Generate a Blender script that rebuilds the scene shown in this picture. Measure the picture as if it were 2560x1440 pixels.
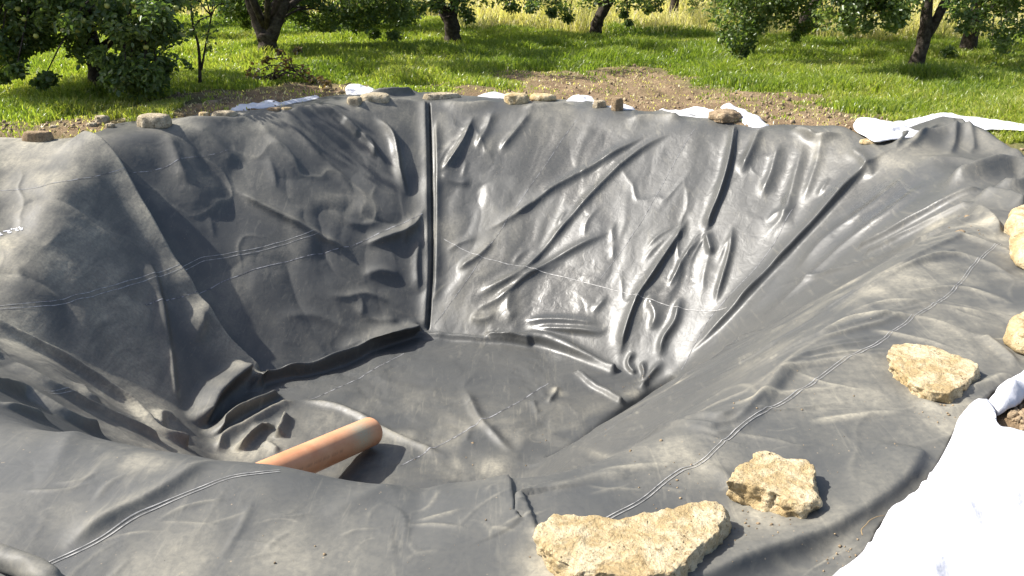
import bpy, bmesh, math, random
import numpy as np
from mathutils import Vector, noise as mnoise
from mathutils.geometry import delaunay_2d_cdt

for o in list(bpy.data.objects): bpy.data.objects.remove(o)
SC = bpy.context.scene
COL = SC.collection
# ------------------------------------------------------------------ camera, sky, sun, exposure
PITCH, EYE, FPX = math.radians(21), 1.7, 2217.0
cd = bpy.data.cameras.new('camera'); cam = bpy.data.objects.new('camera', cd); COL.objects.link(cam)
cam.location = (0, 0, EYE); cam.rotation_euler = (math.pi/2 - PITCH, 0, 0)
cd.sensor_width = 36; cd.lens = 36*FPX/2560; cd.clip_start = .05; cd.clip_end = 2000
SC.camera = cam
SUN = Vector((-.69, .12, .71)).normalized()
sd = bpy.data.lights.new('sun', 'SUN'); sd.energy = 5.0; sd.angle = math.radians(.55); sd.color = (1, .965, .90)
so = bpy.data.objects.new('sun', sd); COL.objects.link(so); so.rotation_euler = SUN.to_track_quat('Z', 'Y').to_euler(); so.location = (-20, 5, 20)
W = bpy.data.worlds.new('World'); SC.world = W; W.use_nodes = True
wn = W.node_tree; bgn = wn.nodes['Background']; sky = wn.nodes.new('ShaderNodeTexSky'); sky.sky_type = 'NISHITA'; sky.sun_disc = False
sky.sun_elevation = math.asin(SUN.z); sky.sun_rotation = math.atan2(SUN.x, SUN.y); sky.air_density = 1.0; sky.dust_density = 3.0; sky.ozone_density = .8
wn.links.new(sky.outputs[0], bgn.inputs[0]); bgn.inputs[1].default_value = .12
SC.view_settings.view_transform = 'Standard'; SC.view_settings.look = 'None'; SC.view_settings.exposure = 1.0; SC.view_settings.gamma = 1

# ------------------------------------------------------------------ helpers
cP, sP = math.cos(PITCH), math.sin(PITCH)
def ray(px, py):
    u = (px-1280)/FPX; v = (720-py)/FPX
    return u, cP+v*sP, -sP+v*cP
def at(px, py, z=0.0):                      # point of the plane z
    u, y, w = ray(px, py); t = (z-EYE)/w
    return (u*t, y*t, z)
def atY(px, py, Y):                         # point at distance Y
    u, y, w = ray(px, py); t = Y/y
    return (u*t, Y, EYE+w*t)
def tag(o, label=None, cat=None, group=None, kind=None):
    if label: o['label'] = label
    if cat: o['category'] = cat
    if group: o['group'] = group
    if kind: o['kind'] = kind
    return o
def empty(name, loc, rz=0):
    o = bpy.data.objects.new(name, None); o.empty_display_size = .1; COL.objects.link(o); o.location = loc; o.rotation_euler = (0, 0, rz); return o
def mesh_np(name, V, F, mat, parent=None, smooth=True, attrs=None, loc=(0, 0, 0)):
    V = np.asarray(V, np.float32); F = np.asarray(F, np.int32); k = F.shape[1]
    me = bpy.data.meshes.new(name)
    me.vertices.add(len(V)); me.vertices.foreach_set('co', V.ravel())
    me.loops.add(F.size); me.loops.foreach_set('vertex_index', F.ravel())
    me.polygons.add(len(F)); me.polygons.foreach_set('loop_start', np.arange(0, F.size, k, dtype=np.int32))
    me.polygons.foreach_set('loop_total', np.full(len(F), k, np.int32))
    if smooth: me.polygons.foreach_set('use_smooth', np.ones(len(F), bool))
    me.update(calc_edges=True)
    for an, av in (attrs or {}).items():
        a = me.attributes.new(an, 'FLOAT', 'POINT'); a.data.foreach_set('value', np.asarray(av, np.float32).ravel())
    me.materials.append(mat)
    o = bpy.data.objects.new(name, me); COL.objects.link(o); o.location = loc
    if parent: o.parent = parent
    return o
def cat_meshes(parts):                      # [(V,F)] -> V,F
    V = []; F = []; n = 0
    for v, f in parts: V.append(v); F.append(np.asarray(f)+n); n += len(v)
    return np.vstack(V), np.vstack(F)
def hsh(i, j, s):
    n = (i*374761393 + j*668265263 + s*974634777) & 0x7fffffff
    n = ((n ^ (n >> 13))*1274126177) & 0x7fffffff
    return ((n ^ (n >> 16)) & 0xffffff)/float(0xffffff)*2-1
def vn(x, y, s=0):
    xi = np.floor(x).astype(np.int64); yi = np.floor(y).astype(np.int64); fx = x-xi; fy = y-yi
    fx = fx**3*(fx*(fx*6-15)+10); fy = fy**3*(fy*(fy*6-15)+10)
    a = hsh(xi, yi, s); b = hsh(xi+1, yi, s); c = hsh(xi, yi+1, s); d = hsh(xi+1, yi+1, s)
    return (a+(b-a)*fx)*(1-fy)+(c+(d-c)*fx)*fy
def fbm(x, y, s=0, oc=4, g=.5):
    r = 0; a = 1
    for k in range(oc): r = r+a*vn(x*2**k+k*17.3, y*2**k-k*9.1, s+k); a *= g
    return r
def sstep(a, b, x): t = np.clip((x-a)/(b-a), 0, 1); return t*t*(3-2*t)
def catmull(P, n=8):
    P = [np.array(p, float) for p in P]
    if len(P) < 3: return np.array([P[0]+(P[-1]-P[0])*t for t in np.linspace(0, 1, n)])
    Q = [2*P[0]-P[1]]+P+[2*P[-1]-P[-2]]; out = []
    for i in range(1, len(Q)-2):
        for t in np.arange(n)/n:
            a, b, c, d = Q[i-1:i+3]
            out.append(.5*((2*b)+(c-a)*t+(2*a-5*b+4*c-d)*t*t+(3*b-a-3*c+d)*t**3))
    out.append(P[-1]); return np.array(out)
def inside(poly, X, Y):
    r = np.zeros(X.shape, bool); n = len(poly)
    for i in range(n):
        x0, y0 = poly[i]; x1, y1 = poly[(i+1) % n]
        if y0 == y1: continue
        c = ((y0 > Y) != (y1 > Y)) & (X < (x1-x0)*(Y-y0)/(y1-y0)+x0)
        r ^= c
    return r
def nearest(poly, X, Y, closed=True):       # distance and nearest point on a polyline, and position along it, and side
    n = len(poly); best = np.full(X.shape, 1e9); bx = X.copy(); by = Y.copy(); par = np.zeros(X.shape); sg = np.zeros(X.shape)
    L = 0; m = n if closed else n-1
    tx = np.zeros(X.shape); ty = np.zeros(X.shape)
    for i in range(m):
        x0, y0 = poly[i][:2]; x1, y1 = poly[(i+1) % n][:2]; dx, dy = x1-x0, y1-y0; l2 = dx*dx+dy*dy
        if l2 < 1e-12: continue
        t = np.clip(((X-x0)*dx+(Y-y0)*dy)/l2, 0, 1); qx = x0+t*dx; qy = y0+t*dy; d = (X-qx)**2+(Y-qy)**2
        k = d < best; l = math.sqrt(l2)
        best = np.where(k, d, best); bx = np.where(k, qx, bx); by = np.where(k, qy, by); par = np.where(k, L+t*l, par)
        sg = np.where(k, np.sign((X-x0)*dy-(Y-y0)*dx), sg); tx = np.where(k, dx/l, tx); ty = np.where(k, dy/l, ty); L += l
    return np.sqrt(best), bx, by, par, sg, L, tx, ty

# ------------------------------------------------------------------ materials
def new_mat(name):
    m = bpy.data.materials.new(name); m.use_nodes = True; nt = m.node_tree
    return m, nt, nt.nodes['Principled BSDF'], nt.nodes.new, nt.links.new
def N(nt, t, **kw):
    n = nt.nodes.new(t)
    for k, v in kw.items():
        if k in n.inputs.keys() if isinstance(k, str) else False: n.inputs[k].default_value = v
        else: setattr(n, k, v)
    return n
def noise_n(nt, scale, detail=4, rough=.55, vec=None, dist=0):
    n = nt.nodes.new('ShaderNodeTexNoise'); n.inputs['Scale'].default_value = scale; n.inputs['Detail'].default_value = detail
    n.inputs['Roughness'].default_value = rough; n.inputs['Distortion'].default_value = dist
    if vec: nt.links.new(vec, n.inputs['Vector'])
    return n.outputs['Fac']
def ramp(nt, fac, stops):
    r = nt.nodes.new('ShaderNodeValToRGB'); nt.links.new(fac, r.inputs[0]); e = r.color_ramp.elements
    while len(e) < len(stops): e.new(.5)
    for i, (p, c) in enumerate(stops):
        e[i].position = p; e[i].color = (c, c, c, 1) if not isinstance(c, tuple) else (*c, 1)
    return r.outputs[0]
def mixc(nt, f, a, b, mode='MIX'):
    n = nt.nodes.new('ShaderNodeMix'); n.data_type = 'RGBA'; n.blend_type = mode
    for s, v in ((0, f), (6, a), (7, b)):
        if isinstance(v, tuple): n.inputs[s].default_value = (*v, 1)
        elif isinstance(v, (int, float)): n.inputs[s].default_value = v
        else: nt.links.new(v, n.inputs[s])
    return n.outputs[2]
def mth(nt, op, a, b=0.0, clamp=False):
    n = nt.nodes.new('ShaderNodeMath'); n.operation = op; n.use_clamp = clamp
    for i, v in enumerate((a, b)):
        if isinstance(v, (int, float)): n.inputs[i].default_value = v
        else: nt.links.new(v, n.inputs[i])
    return n.outputs[0]
def bump(nt, bsdf, h, strength, dist):
    b = nt.nodes.new('ShaderNodeBump'); b.inputs['Strength'].default_value = strength; b.inputs['Distance'].default_value = dist
    nt.links.new(h, b.inputs['Height']); nt.links.new(b.outputs[0], bsdf.inputs['Normal'])
def coords(nt, scale=(1, 1, 1), rot=(0, 0, 0)):
    tc = nt.nodes.new('ShaderNodeTexCoord'); mp = nt.nodes.new('ShaderNodeMapping'); mp.inputs['Scale'].default_value = scale; mp.inputs['Rotation'].default_value = rot
    nt.links.new(tc.outputs['Object'], mp.inputs[0]); return mp.outputs[0]
def attr(nt, name):
    a = nt.nodes.new('ShaderNodeAttribute'); a.attribute_name = name; return a.outputs['Fac']

def mat_liner():
    m, nt, b, _, link = new_mat('pond_liner_rubber')
    co = coords(nt)
    streak = noise_n(nt, 7, 6, .62, coords(nt, (1, .22, .6), (0, 0, math.radians(-38))), .6)
    fine = noise_n(nt, 42, 5, .7, co, .4)
    patch = noise_n(nt, 1.7, 3, .5, co, .3)
    d = mth(nt, 'MULTIPLY', attr(nt, 'dust'), ramp(nt, streak, [(.30, .25), (.62, 1.0)]))
    d = mth(nt, 'MULTIPLY', d, ramp(nt, fine, [(.28, .45), (.7, 1.15)]))
    film = mth(nt, 'MULTIPLY', ramp(nt, patch, [(.3, .02), (.75, .10)]), ramp(nt, fine, [(.3, .5), (.7, 1.0)]))
    scr = noise_n(nt, 16, 5, .65, coords(nt, (1, .10, .5), (0, 0, math.radians(-50))), 1.2)
    scr2 = noise_n(nt, 20, 4, .6, coords(nt, (1, .12, .5), (0, 0, math.radians(35))), 1.5)
    s1 = mth(nt, 'MULTIPLY', ramp(nt, scr, [(.57, 0.0), (.68, .15)]), ramp(nt, patch, [(.35, .15), (.65, 1.0)]))
    s2 = mth(nt, 'MULTIPLY', ramp(nt, scr2, [(.60, 0.0), (.70, .12)]), ramp(nt, patch, [(.3, 1.0), (.6, .1)]))
    film = mth(nt, 'ADD', film, mth(nt, 'ADD', s1, s2))
    d = mth(nt, 'ADD', d, film, True)
    col = mixc(nt, d, (.050, .052, .052), (.36, .33, .255))
    # scuffs and specks of dried mud
    sp = nt.nodes.new('ShaderNodeTexVoronoi'); sp.inputs['Scale'].default_value = 26; link(co, sp.inputs['Vector'])
    spk = mth(nt, 'MULTIPLY', ramp(nt, sp.outputs['Distance'], [(.05, 1.0), (.09, 0.0)]), ramp(nt, noise_n(nt, 3.1, 2, .5, co), [(.48, 0.0), (.62, .7)]))
    col = mixc(nt, spk, col, (.33, .26, .17))
    link(col, b.inputs['Base Color'])
    r = mth(nt, 'ADD', mth(nt, 'MULTIPLY', d, .45), attr(nt, 'rough'), True)
    r = mth(nt, 'ADD', r, ramp(nt, fine, [(.3, -.0), (.75, .10)]), True)
    link(r, b.inputs['Roughness']); b.inputs['Specular IOR Level'].default_value = .40
    h = mth(nt, 'ADD', mth(nt, 'MULTIPLY', noise_n(nt, 9, 3, .5, co, .5), 1.0), mth(nt, 'MULTIPLY', fine, .06))
    bump(nt, b, h, .16, .03)
    return m
def mat_simple(name, c1, c2, scale, rough, bs=.3, bd=.01, detail=5, spec=.3, lo=.35, hi=.65):
    m, nt, b, _, link = new_mat(name); co = coords(nt); f = noise_n(nt, scale, detail, .6, co)
    link(mixc(nt, ramp(nt, f, [(lo, 0.0), (hi, 1.0)]), c1, c2), b.inputs['Base Color'])
    b.inputs['Roughness'].default_value = rough; b.inputs['Specular IOR Level'].default_value = spec
    if bs: bump(nt, b, noise_n(nt, scale*3, 5, .65, co), bs, bd)
    return m
def mat_stone(name, light, mid, dark, k=1.0):
    m, nt, b, _, link = new_mat(name); co = coords(nt)
    a = noise_n(nt, 9*k, 6, .7, co, .4); f = noise_n(nt, 55*k, 5, .75, co); g = noise_n(nt, 4.2*k, 4, .6, co)
    c = mixc(nt, ramp(nt, a, [(.42, 0.0), (.60, 1.0)]), mid, light)
    c = mixc(nt, mth(nt, 'MULTIPLY', ramp(nt, f, [(.50, 0.0), (.68, 1.0)]), ramp(nt, g, [(.38, .25), (.6, 1.0)])), c, dark)
    pit = nt.nodes.new('ShaderNodeTexVoronoi'); pit.inputs['Scale'].default_value = 34*k; link(co, pit.inputs['Vector'])
    pf = mth(nt, 'MULTIPLY', ramp(nt, pit.outputs['Distance'], [(.05, .7), (.15, 0.0)]), ramp(nt, noise_n(nt, 13*k, 2, .5, co), [(.45, 0.0), (.6, 1.0)]))
    c = mixc(nt, pf, c, tuple(x*.45 for x in dark))
    link(c, b.inputs['Base Color']); b.inputs['Roughness'].default_value = .92; b.inputs['Specular IOR Level'].default_value = .2
    h = mth(nt, 'SUBTRACT', mth(nt, 'ADD', f, mth(nt, 'MULTIPLY', a, 1.2)), mth(nt, 'MULTIPLY', pf, .8))
    bump(nt, b, h, 1.0, .02)
    return m
def mat_ground():
    m, nt, b, _, link = new_mat('soil_and_turf'); co = coords(nt)
    soil = mixc(nt, ramp(nt, noise_n(nt, 3, 6, .7, co), [(.35, 0.0), (.65, 1.0)]), (.15, .10, .06), (.28, .205, .125))
    soil = mixc(nt, ramp(nt, noise_n(nt, 60, 4, .7, co), [(.45, 0.0), (.7, .75)]), soil, (.26, .185, .11))
    turf = mixc(nt, ramp(nt, noise_n(nt, 8, 5, .7, co), [(.35, 0.0), (.65, 1.0)]), (.06, .09, .02), (.13, .15, .045))
    dry = mixc(nt, ramp(nt, noise_n(nt, 12, 5, .7, co), [(.35, 0.0), (.65, 1.0)]), (.13, .11, .05), (.26, .21, .10))
    c = mixc(nt, attr(nt, 'dry'), turf, dry)
    c = mixc(nt, attr(nt, 'soil'), c, soil)
    link(c, b.inputs['Base Color']); b.inputs['Roughness'].default_value = .95; b.inputs['Specular IOR Level'].default_value = .1
    bump(nt, b, noise_n(nt, 25, 6, .7, co), .9, .05)
    return m
def mat_blade(name, cols, trans=.35):
    m, nt, b, _, link = new_mat(name)
    r = nt.nodes.new('ShaderNodeValToRGB'); link(attr(nt, 'tint'), r.inputs[0]); e = r.color_ramp.elements
    while len(e) < len(cols): e.new(.5)
    for i, c in enumerate(cols): e[i].position = i/(len(cols)-1); e[i].color = (*c, 1)
    link(r.outputs[0], b.inputs['Base Color']); b.inputs['Roughness'].default_value = .34; b.inputs['Specular IOR Level'].default_value = .5
    tr = nt.nodes.new('ShaderNodeBsdfTranslucent'); tc = mixc(nt, 1.0, r.outputs[0], (1.6, 1.75, .7), 'MULTIPLY'); link(tc, tr.inputs[0])
    mx = nt.nodes.new('ShaderNodeMixShader'); mx.inputs[0].default_value = trans; link(b.outputs[0], mx.inputs[1]); link(tr.outputs[0], mx.inputs[2])
    link(mx.outputs[0], nt.nodes['Material Output'].inputs[0]); return m
M = {}
M['liner'] = mat_liner()
M['chalk'] = mat_simple('chalk_mark', (.07, .07, .075), (.28, .28, .29), 18, .8, 0, lo=.42, hi=.56)
M['paint'] = mat_simple('white_marker', (.75, .76, .8), (.6, .6, .64), 40, .8, 0)
M['seam'] = mat_simple('welded_seam', (.40, .39, .37), (.14, .14, .14), 30, .5, 0)
M['fleece'] = mat_simple('white_fleece', (.60, .60, .62), (.50, .50, .53), 9, .95, .5, .012, 6, .1)
_nt = M['fleece'].node_tree; _b = _nt.nodes['Principled BSDF']; _l = _b.inputs['Base Color'].links[0].from_socket
_nt.links.new(mixc(_nt, mth(_nt, 'MULTIPLY', ramp(_nt, noise_n(_nt, 3.5, 6, .7, coords(_nt), .5), [(.56, 0.0), (.70, .75)]), ramp(_nt, noise_n(_nt, 40, 4, .7, coords(_nt)), [(.4, .3), (.6, 1.0)])), _l, (.30, .25, .18)), _b.inputs['Base Color'])
M['stone'] = mat_stone('pale_limestone', (.62, .52, .34), (.43, .32, .165), (.20, .125, .055))
M['stone_far'] = mat_stone('weathered_limestone', (.50, .43, .31), (.31, .255, .17), (.13, .10, .065), .8)
M['stone_brown'] = mat_stone('brown_stone', (.36, .27, .17), (.24, .17, .10), (.09, .06, .04), .8)
M['soilclod'] = mat_simple('dry_soil', (.18, .13, .08), (.36, .27, .17), 14, .95, .8, .03)
M['bark'] = mat_simple('apple_bark', (.030, .022, .017), (.10, .082, .065), 16, .9, .9, .02, 6, .2, .4, .7)
M['twig'] = mat_simple('dry_twig', (.30, .22, .11), (.16, .11, .06), 20, .8, 0)
M['apple'] = mat_simple('green_apple_skin', (.26, .31, .07), (.38, .36, .10), 12, .4, 0)
M['ground'] = mat_ground()
M['grass'] = mat_blade('grass_blades', [(.10, .15, .028), (.17, .225, .04), (.25, .30, .06), (.34, .34, .09), (.46, .41, .20)], .5)
M['dry'] = mat_blade('dry_grass', [(.18, .20, .07), (.38, .34, .16), (.58, .51, .29), (.70, .62, .42)], .45)
M['leaf'] = mat_blade('apple_leaves', [(.055, .09, .035), (.09, .135, .048), (.14, .185, .065), (.20, .23, .08), (.38, .34, .10)], .45)
M['leafdead'] = mat_blade('withered_leaves', [(.03, .035, .012), (.09, .065, .025), (.19, .12, .05), (.30, .19, .09)], .25)
def mat_pipe():
    m, nt, b, _, link = new_mat('orange_drain_pipe'); co = coords(nt)
    c = mixc(nt, ramp(nt, noise_n(nt, 6, 5, .6, co), [(.35, 0.0), (.7, 1.0)]), (.54, .235, .115), (.64, .33, .18))
    c = mixc(nt, mth(nt, 'MULTIPLY', ramp(nt, noise_n(nt, 60, 6, .8, co), [(.34, 0.0), (.48, 1.0)]), attr(nt, 'mud')), c, (.42, .36, .25))
    c = mixc(nt, mth(nt, 'MULTIPLY', attr(nt, 'print'), ramp(nt, noise_n(nt, 50, 3, .8, co), [(.35, .2), (.6, .8)])), c, (.10, .04, .02))
    link(c, b.inputs['Base Color']); b.inputs['Roughness'].default_value = .42; return m
M['pipe'] = mat_pipe()

# ------------------------------------------------------------------ terrain of the pit
D = -2.0
P3 = []
def add(*pts):
    i = len(P3)
    for p in pts: P3.append(tuple(map(float, p)))
    return list(range(i, len(P3)))
rim = add((-6.6, 8.2, 0), (-4.85, 8.34, 0.0), at(220, 347), at(560, 292), at(800, 268), at(1070, 250), at(1260, 255), at(1450, 264), at(1650, 285), at(1850, 308), at(2060, 335), at(2250, 372),
          (3.62, 7.1, .02), (3.42, 6.2, 0), (2.80, 5.42, 0), at(2200, 700), at(2000, 860), at(1850, 975), at(1700, 1080), at(1500, 1133), at(1300, 1168), at(1000, 1168), at(800, 1168), at(530, 1143), at(270, 1088), at(0, 1050),
          (-3.3, 4.1, 0), (-4.9, 5.5, 0), (-6.3, 6.6, 0))
F = add(at(1065, 832, D), at(1300, 862, D), at(1560, 928, D), at(1660, 960, D), at(1350, 1152, D), (-.35, 4.75, D), (-1.15, 4.70, D), (-2.25, 5.85, D), (-2.50, 6.5, D), at(650, 952, D), at(860, 890, D))
midw = add((-3.75, 5.93, -.92))
E = [(rim[i], rim[(i+1) % len(rim)]) for i in range(len(rim))]+[(F[i], F[(i+1) % len(F)]) for i in range(len(F))]
E += [(rim[5], F[0]), (rim[2], F[9]), (rim[11], F[3]), (rim[27], midw[0]), (midw[0], F[7]), (rim[20], F[5])]
outer = add((-9, -1, 0), (0, -1, 0), (9, -1, 0), (9, 6, 0), (9, 14, 0), (0, 14, 0), (-9, 14, 0), (-9, 6, 0))
res = delaunay_2d_cdt([Vector(p[:2]) for p in P3], E, [], 0, 1e-5)
tv, tf, orig = res[0], res[2], res[3]
tz = [np.mean([P3[k][2] for k in orig[i]]) if orig[i] else 0.0 for i in range(len(tv))]
GS = .025; GX0, GY0 = -9.0, -1.0; GX = np.arange(GX0, 9.001, GS); GY = np.arange(GY0, 14.001, GS)
XX, YY = np.meshgrid(GX, GY); B = np.zeros(XX.shape)
for f in tf:
    for q in range(1, len(f)-1):
        a, b, c = tv[f[0]], tv[f[q]], tv[f[q+1]]; za, zb, zc = tz[f[0]], tz[f[q]], tz[f[q+1]]
        i0 = max(0, int((min(a.x, b.x, c.x)-GX0)/GS)); i1 = int((max(a.x, b.x, c.x)-GX0)/GS)+2
        j0 = max(0, int((min(a.y, b.y, c.y)-GY0)/GS)); j1 = int((max(a.y, b.y, c.y)-GY0)/GS)+2
        x = XX[j0:j1, i0:i1]; y = YY[j0:j1, i0:i1]; den = (b.y-c.y)*(a.x-c.x)+(c.x-b.x)*(a.y-c.y)
        if abs(den) < 1e-12: continue
        l0 = ((b.y-c.y)*(x-c.x)+(c.x-b.x)*(y-c.y))/den; l1 = ((c.y-a.y)*(x-c.x)+(a.x-c.x)*(y-c.y))/den; l2 = 1-l0-l1
        k = (l0 >= -1e-6) & (l1 >= -1e-6) & (l2 >= -1e-6)
        B[j0:j1, i0:i1][k] = (l0*za+l1*zb+l2*zc)[k]
def gblur(A, s):
    r = int(3*s/GS); k = np.exp(-.5*(np.arange(-r, r+1)*GS/s)**2); k /= k.sum()
    for ax in (0, 1):
        A = np.apply_along_axis(lambda v: np.convolve(np.pad(v, r, 'edge'), k, 'valid'), ax, A)
    return A
B1 = gblur(B, .045); B2 = gblur(B, .10)
wl_ = sstep(D+.25, D+.8, B2); B = B1*(1-wl_)+B2*wl_            # crisper at the floor edge, rounder at the rim
B += .035*fbm(XX*.5+3, YY*.5, 5, 3)*sstep(-1.6, -.2, B)+.012*fbm(XX*1.3, YY*1.3, 8, 2)
def bump_at(p, r, a):
    global B
    B = B+a*np.exp(-((XX-p[0])**2+(YY-p[1])**2)/(r*r))
bump_at(at(960, 1160), .28, -.03); bump_at(at(700, 1150), .2, .02); bump_at(at(2100, 330), .3, .04)
def spl(A, x, y):                                               # cubic B-spline sampling
    u = np.clip((np.asarray(x, float)-GX0)/GS, 1, len(GX)-3.001); v = np.clip((np.asarray(y, float)-GY0)/GS, 1, len(GY)-3.001)
    i = np.floor(u).astype(int); j = np.floor(v).astype(int); fu = u-i; fv = v-j
    def w(t): return ((1-t)**3/6, (3*t**3-6*t*t+4)/6, (-3*t**3+3*t*t+3*t+1)/6, t**3/6)
    wu, wv = w(fu), w(fv); r = 0
    for a in range(4):
        for b in range(4): r = r+A[j-1+a, i-1+b]*wv[a]*wu[b]
    return r
def base(x, y): return spl(B, x, y)
TT = np.concatenate([np.arange(1.5, 14, .004), np.arange(14, 60, .05)])
def hit(px, py):
    u, yy, w = ray(px, py); x = u*TT; y = yy*TT; z = EYE+w*TT
    g = np.where((np.abs(x) < 8.9) & (y < 13.9), base(x, y), 0.0); k = np.argmax(z < g); return (x[k], y[k], float(z[k]))
def hits(L): return [hit(*p) for p in L]

# ------------------------------------------------------------------ the liner
EDGE = [hit(*p)[:2] for p in [(-60, 350), (0, 345), (60, 346), (140, 347), (200, 341), (240, 330), (290, 311), (340, 304), (400, 300), (460, 294), (510, 283), (570, 277), (640, 272), (700, 265), (790, 246), (860, 237), (960, 234), (1060, 231), (1120, 236),
        (1190, 240), (1250, 245), (1330, 251), (1400, 247), (1480, 254), (1560, 273), (1640, 278), (1690, 276), (1750, 288), (1790, 295), (1860, 311), (1900, 314), (1980, 309), (2060, 317), (2130, 330), (2170, 346), (2220, 345), (2290, 335), (2370, 333), (2440, 345), (2500, 366), (2570, 395)]]
EDGE += [(5.0, 7.2), (5.3, 6.0), (4.4, 5.0), (3.2, 4.3), (2.5, 3.75)]
EDGE += [hit(*p)[:2] for p in [(2560, 935), (2480, 985), (2430, 1040), (2395, 1075), (2365, 1130), (2320, 1205), (2290, 1245), (2215, 1300), (2165, 1380), (2100, 1440), (2060, 1500)]]
EDGE += [(.7, 1.75), (.2, 1.35), (-.8, 1.2), (-2.2, 1.5), (-3.8, 2.4), (-5.6, 4.4), (-6.9, 6.3), (-7.0, 8.4), (-5.6, 8.9)]
EDGE = [tuple(p) for p in catmull([(*p,) for p in EDGE+[EDGE[0]]], 4)[:-1]]
xs = np.arange(-7.1, 5.45, .009)
ys = [1.15]
while ys[-1] < 11.8: ys.append(ys[-1]+.0045+.0009*max(ys[-1]-1, 0))
ys = np.array(ys)
LX, LY = np.meshgrid(xs, ys); NYl, NXl = LX.shape
LZ = base(LX, LY)
gx = (base(LX+.02, LY)-base(LX-.02, LY))/.04; gy = (base(LX, LY+.02)-base(LX, LY-.02))/.04
nl = np.sqrt(1+gx*gx+gy*gy); NX, NY, NZ = -gx/nl, -gy/nl, 1/nl
DD = np.zeros(LX.shape); SX = np.zeros(LX.shape); SY = np.zeros(LX.shape); DU = np.zeros(LX.shape)
def window(P, m):
    P = np.array(P); i0 = np.searchsorted(xs, P[:, 0].min()-m); i1 = np.searchsorted(xs, P[:, 0].max()+m)
    j0 = np.searchsorted(ys, P[:, 1].min()-m); j1 = np.searchsorted(ys, P[:, 1].max()+m)
    return slice(j0, j1), slice(i0, i1)
def fold(px, a, wl, wr=None, lean=0, dust=0, pw=2.0, taper=.25, flat=False, wob=0, world=False, seed=0):
    """ridge (a>0) or trough (a<0) along a line; wl/wr: half widths left/right of its direction"""
    wr = wl if wr is None else wr
    P = px if world else [hit(*p)[:2] for p in px]
    P = catmull(P, 7)
    if wob:
        s = np.arange(len(P))*.35+seed*7.7; P = P+wob*np.stack([vn(s, s*0+seed, 3), vn(s, s*0+seed+5, 4)], 1)
    m = 3.2*max(wl, wr)+.05; sl = window(P, m)
    X, Y = LX[sl], LY[sl]
    if X.size == 0: return
    d, bx, by, par, sg, L, tx, ty = nearest(P, X, Y, False)
    w = np.where(sg > 0, wl, wr)
    q = d/w
    prof = 1/(1+q**4) if flat else np.exp(-q**(pw*.8))
    prof = prof*np.exp(-(d/m*1.6)**6)
    tp = sstep(0, taper, par/L)*sstep(0, taper, 1-par/L)
    if taper <= 0: tp = 1.0
    v = prof*tp*(1+.25*vn(par*6, par*0+seed, 11))
    DD[sl] += a*v
    if lean:                                                    # push sideways so that the fold hangs over
        SX[sl] -= ty*lean*a*v; SY[sl] += tx*lean*a*v
    if dust: DU[sl] = np.maximum(DU[sl], dust*v)
# broad undulation, stronger on the left wall where the sun grazes it
leftw = sstep(.4, -.9, LX-.0)*sstep(4.2, 5.6, LY)*sstep(-.05, -.35, LZ)*sstep(D+.0, D+.35, LZ)
farw = sstep(-1.2, -.6, LX)*sstep(5.6, 7.4, LY)*sstep(-.02, -.3, LZ)*sstep(D+.02, D+.3, LZ)
wx = LX+.12*fbm(LX*2.1, LY*2.1, 21, 2); wy = LY+.12*fbm(LX*2.1+9, LY*2.1, 22, 2)
_pl = catmull([hit(*p)[:2] for p in [(225, 350), (300, 432), (400, 612), (470, 722), (560, 852), (660, 942)]], 4)
_pd = np.full(LX.shape, 9.0); _k = leftw > 0; _pd[_k] = nearest(_pl, LX[_k], LY[_k], False)[0]
calm = (1-.9*np.exp(-(_pd/.20)**2))*(.45+.55*sstep(-1.75, -1.0, LZ))
DD += calm*leftw*(.022*fbm(wx*2.0, wy*1.7, 31, 2)+.036*np.abs(vn(wx*2.0+wy*1.2, wy*1.9-wx*.8, 33))+.010*np.abs(vn(wx*4.3+wy, wy*3.6, 34))*sstep(-.3, .5, vn(wx*.9, wy*.9, 36)))
c0, s0 = math.cos(math.radians(62)), math.sin(math.radians(62))
ra, rb = wx*c0+wy*s0, -wx*s0+wy*c0
DD += farw*(.008*fbm(rb*3.6, ra*1.2, 41, 2)+.0025*vn(rb*9, ra*2.5, 44)+.005*np.clip(vn(wx*7, wy*6, 47)-.25, 0, 1))
shelf = 1-sstep(-.05, -.3, LZ)
_cr = np.clip(1-np.abs(fbm(wx*1.7+.5*wy, wy*1.5-.6*wx, 37, 2))*3.2, 0, 1)**3*sstep(-.15, .35, vn(wx*1.3, wy*1.3, 38))
_cf = np.clip(1-np.abs(fbm(rb*2.6, ra*1.1, 39, 2))*3.6, 0, 1)**3*sstep(-.1, .4, vn(wx*1.5, wy*1.5, 40))
DD += leftw*calm*.007*_cr+farw*.009*_cf+shelf*.0022*_cf
DU = np.maximum(DU, .30*_cr*leftw); DU = np.maximum(DU, .22*_cf*shelf)
DD += shelf*(.010*fbm(wx*1.7, wy*1.5, 51, 2)+.0022*vn(rb*9, ra*2.5, 54))
DD += sstep(D+.25, D+.05, LZ)*(.010*fbm(wx*3.1, wy*3.1, 61, 3))
# --- corner pleat
fold([(1062, 252), (1066, 400), (1068, 560), (1070, 680), (1060, 828)], .035, .07, .018, dust=0, pw=2.2, taper=.04)
fold([(1074, 256), (1078, 400), (1081, 560), (1081, 680), (1070, 830)], -.06, .009, .008, pw=2.2, taper=.03)
fold([(1090, 300), (1093, 400), (1093, 560), (1092, 660), (1088, 760)], .035, .022, .05, taper=.1)
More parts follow.
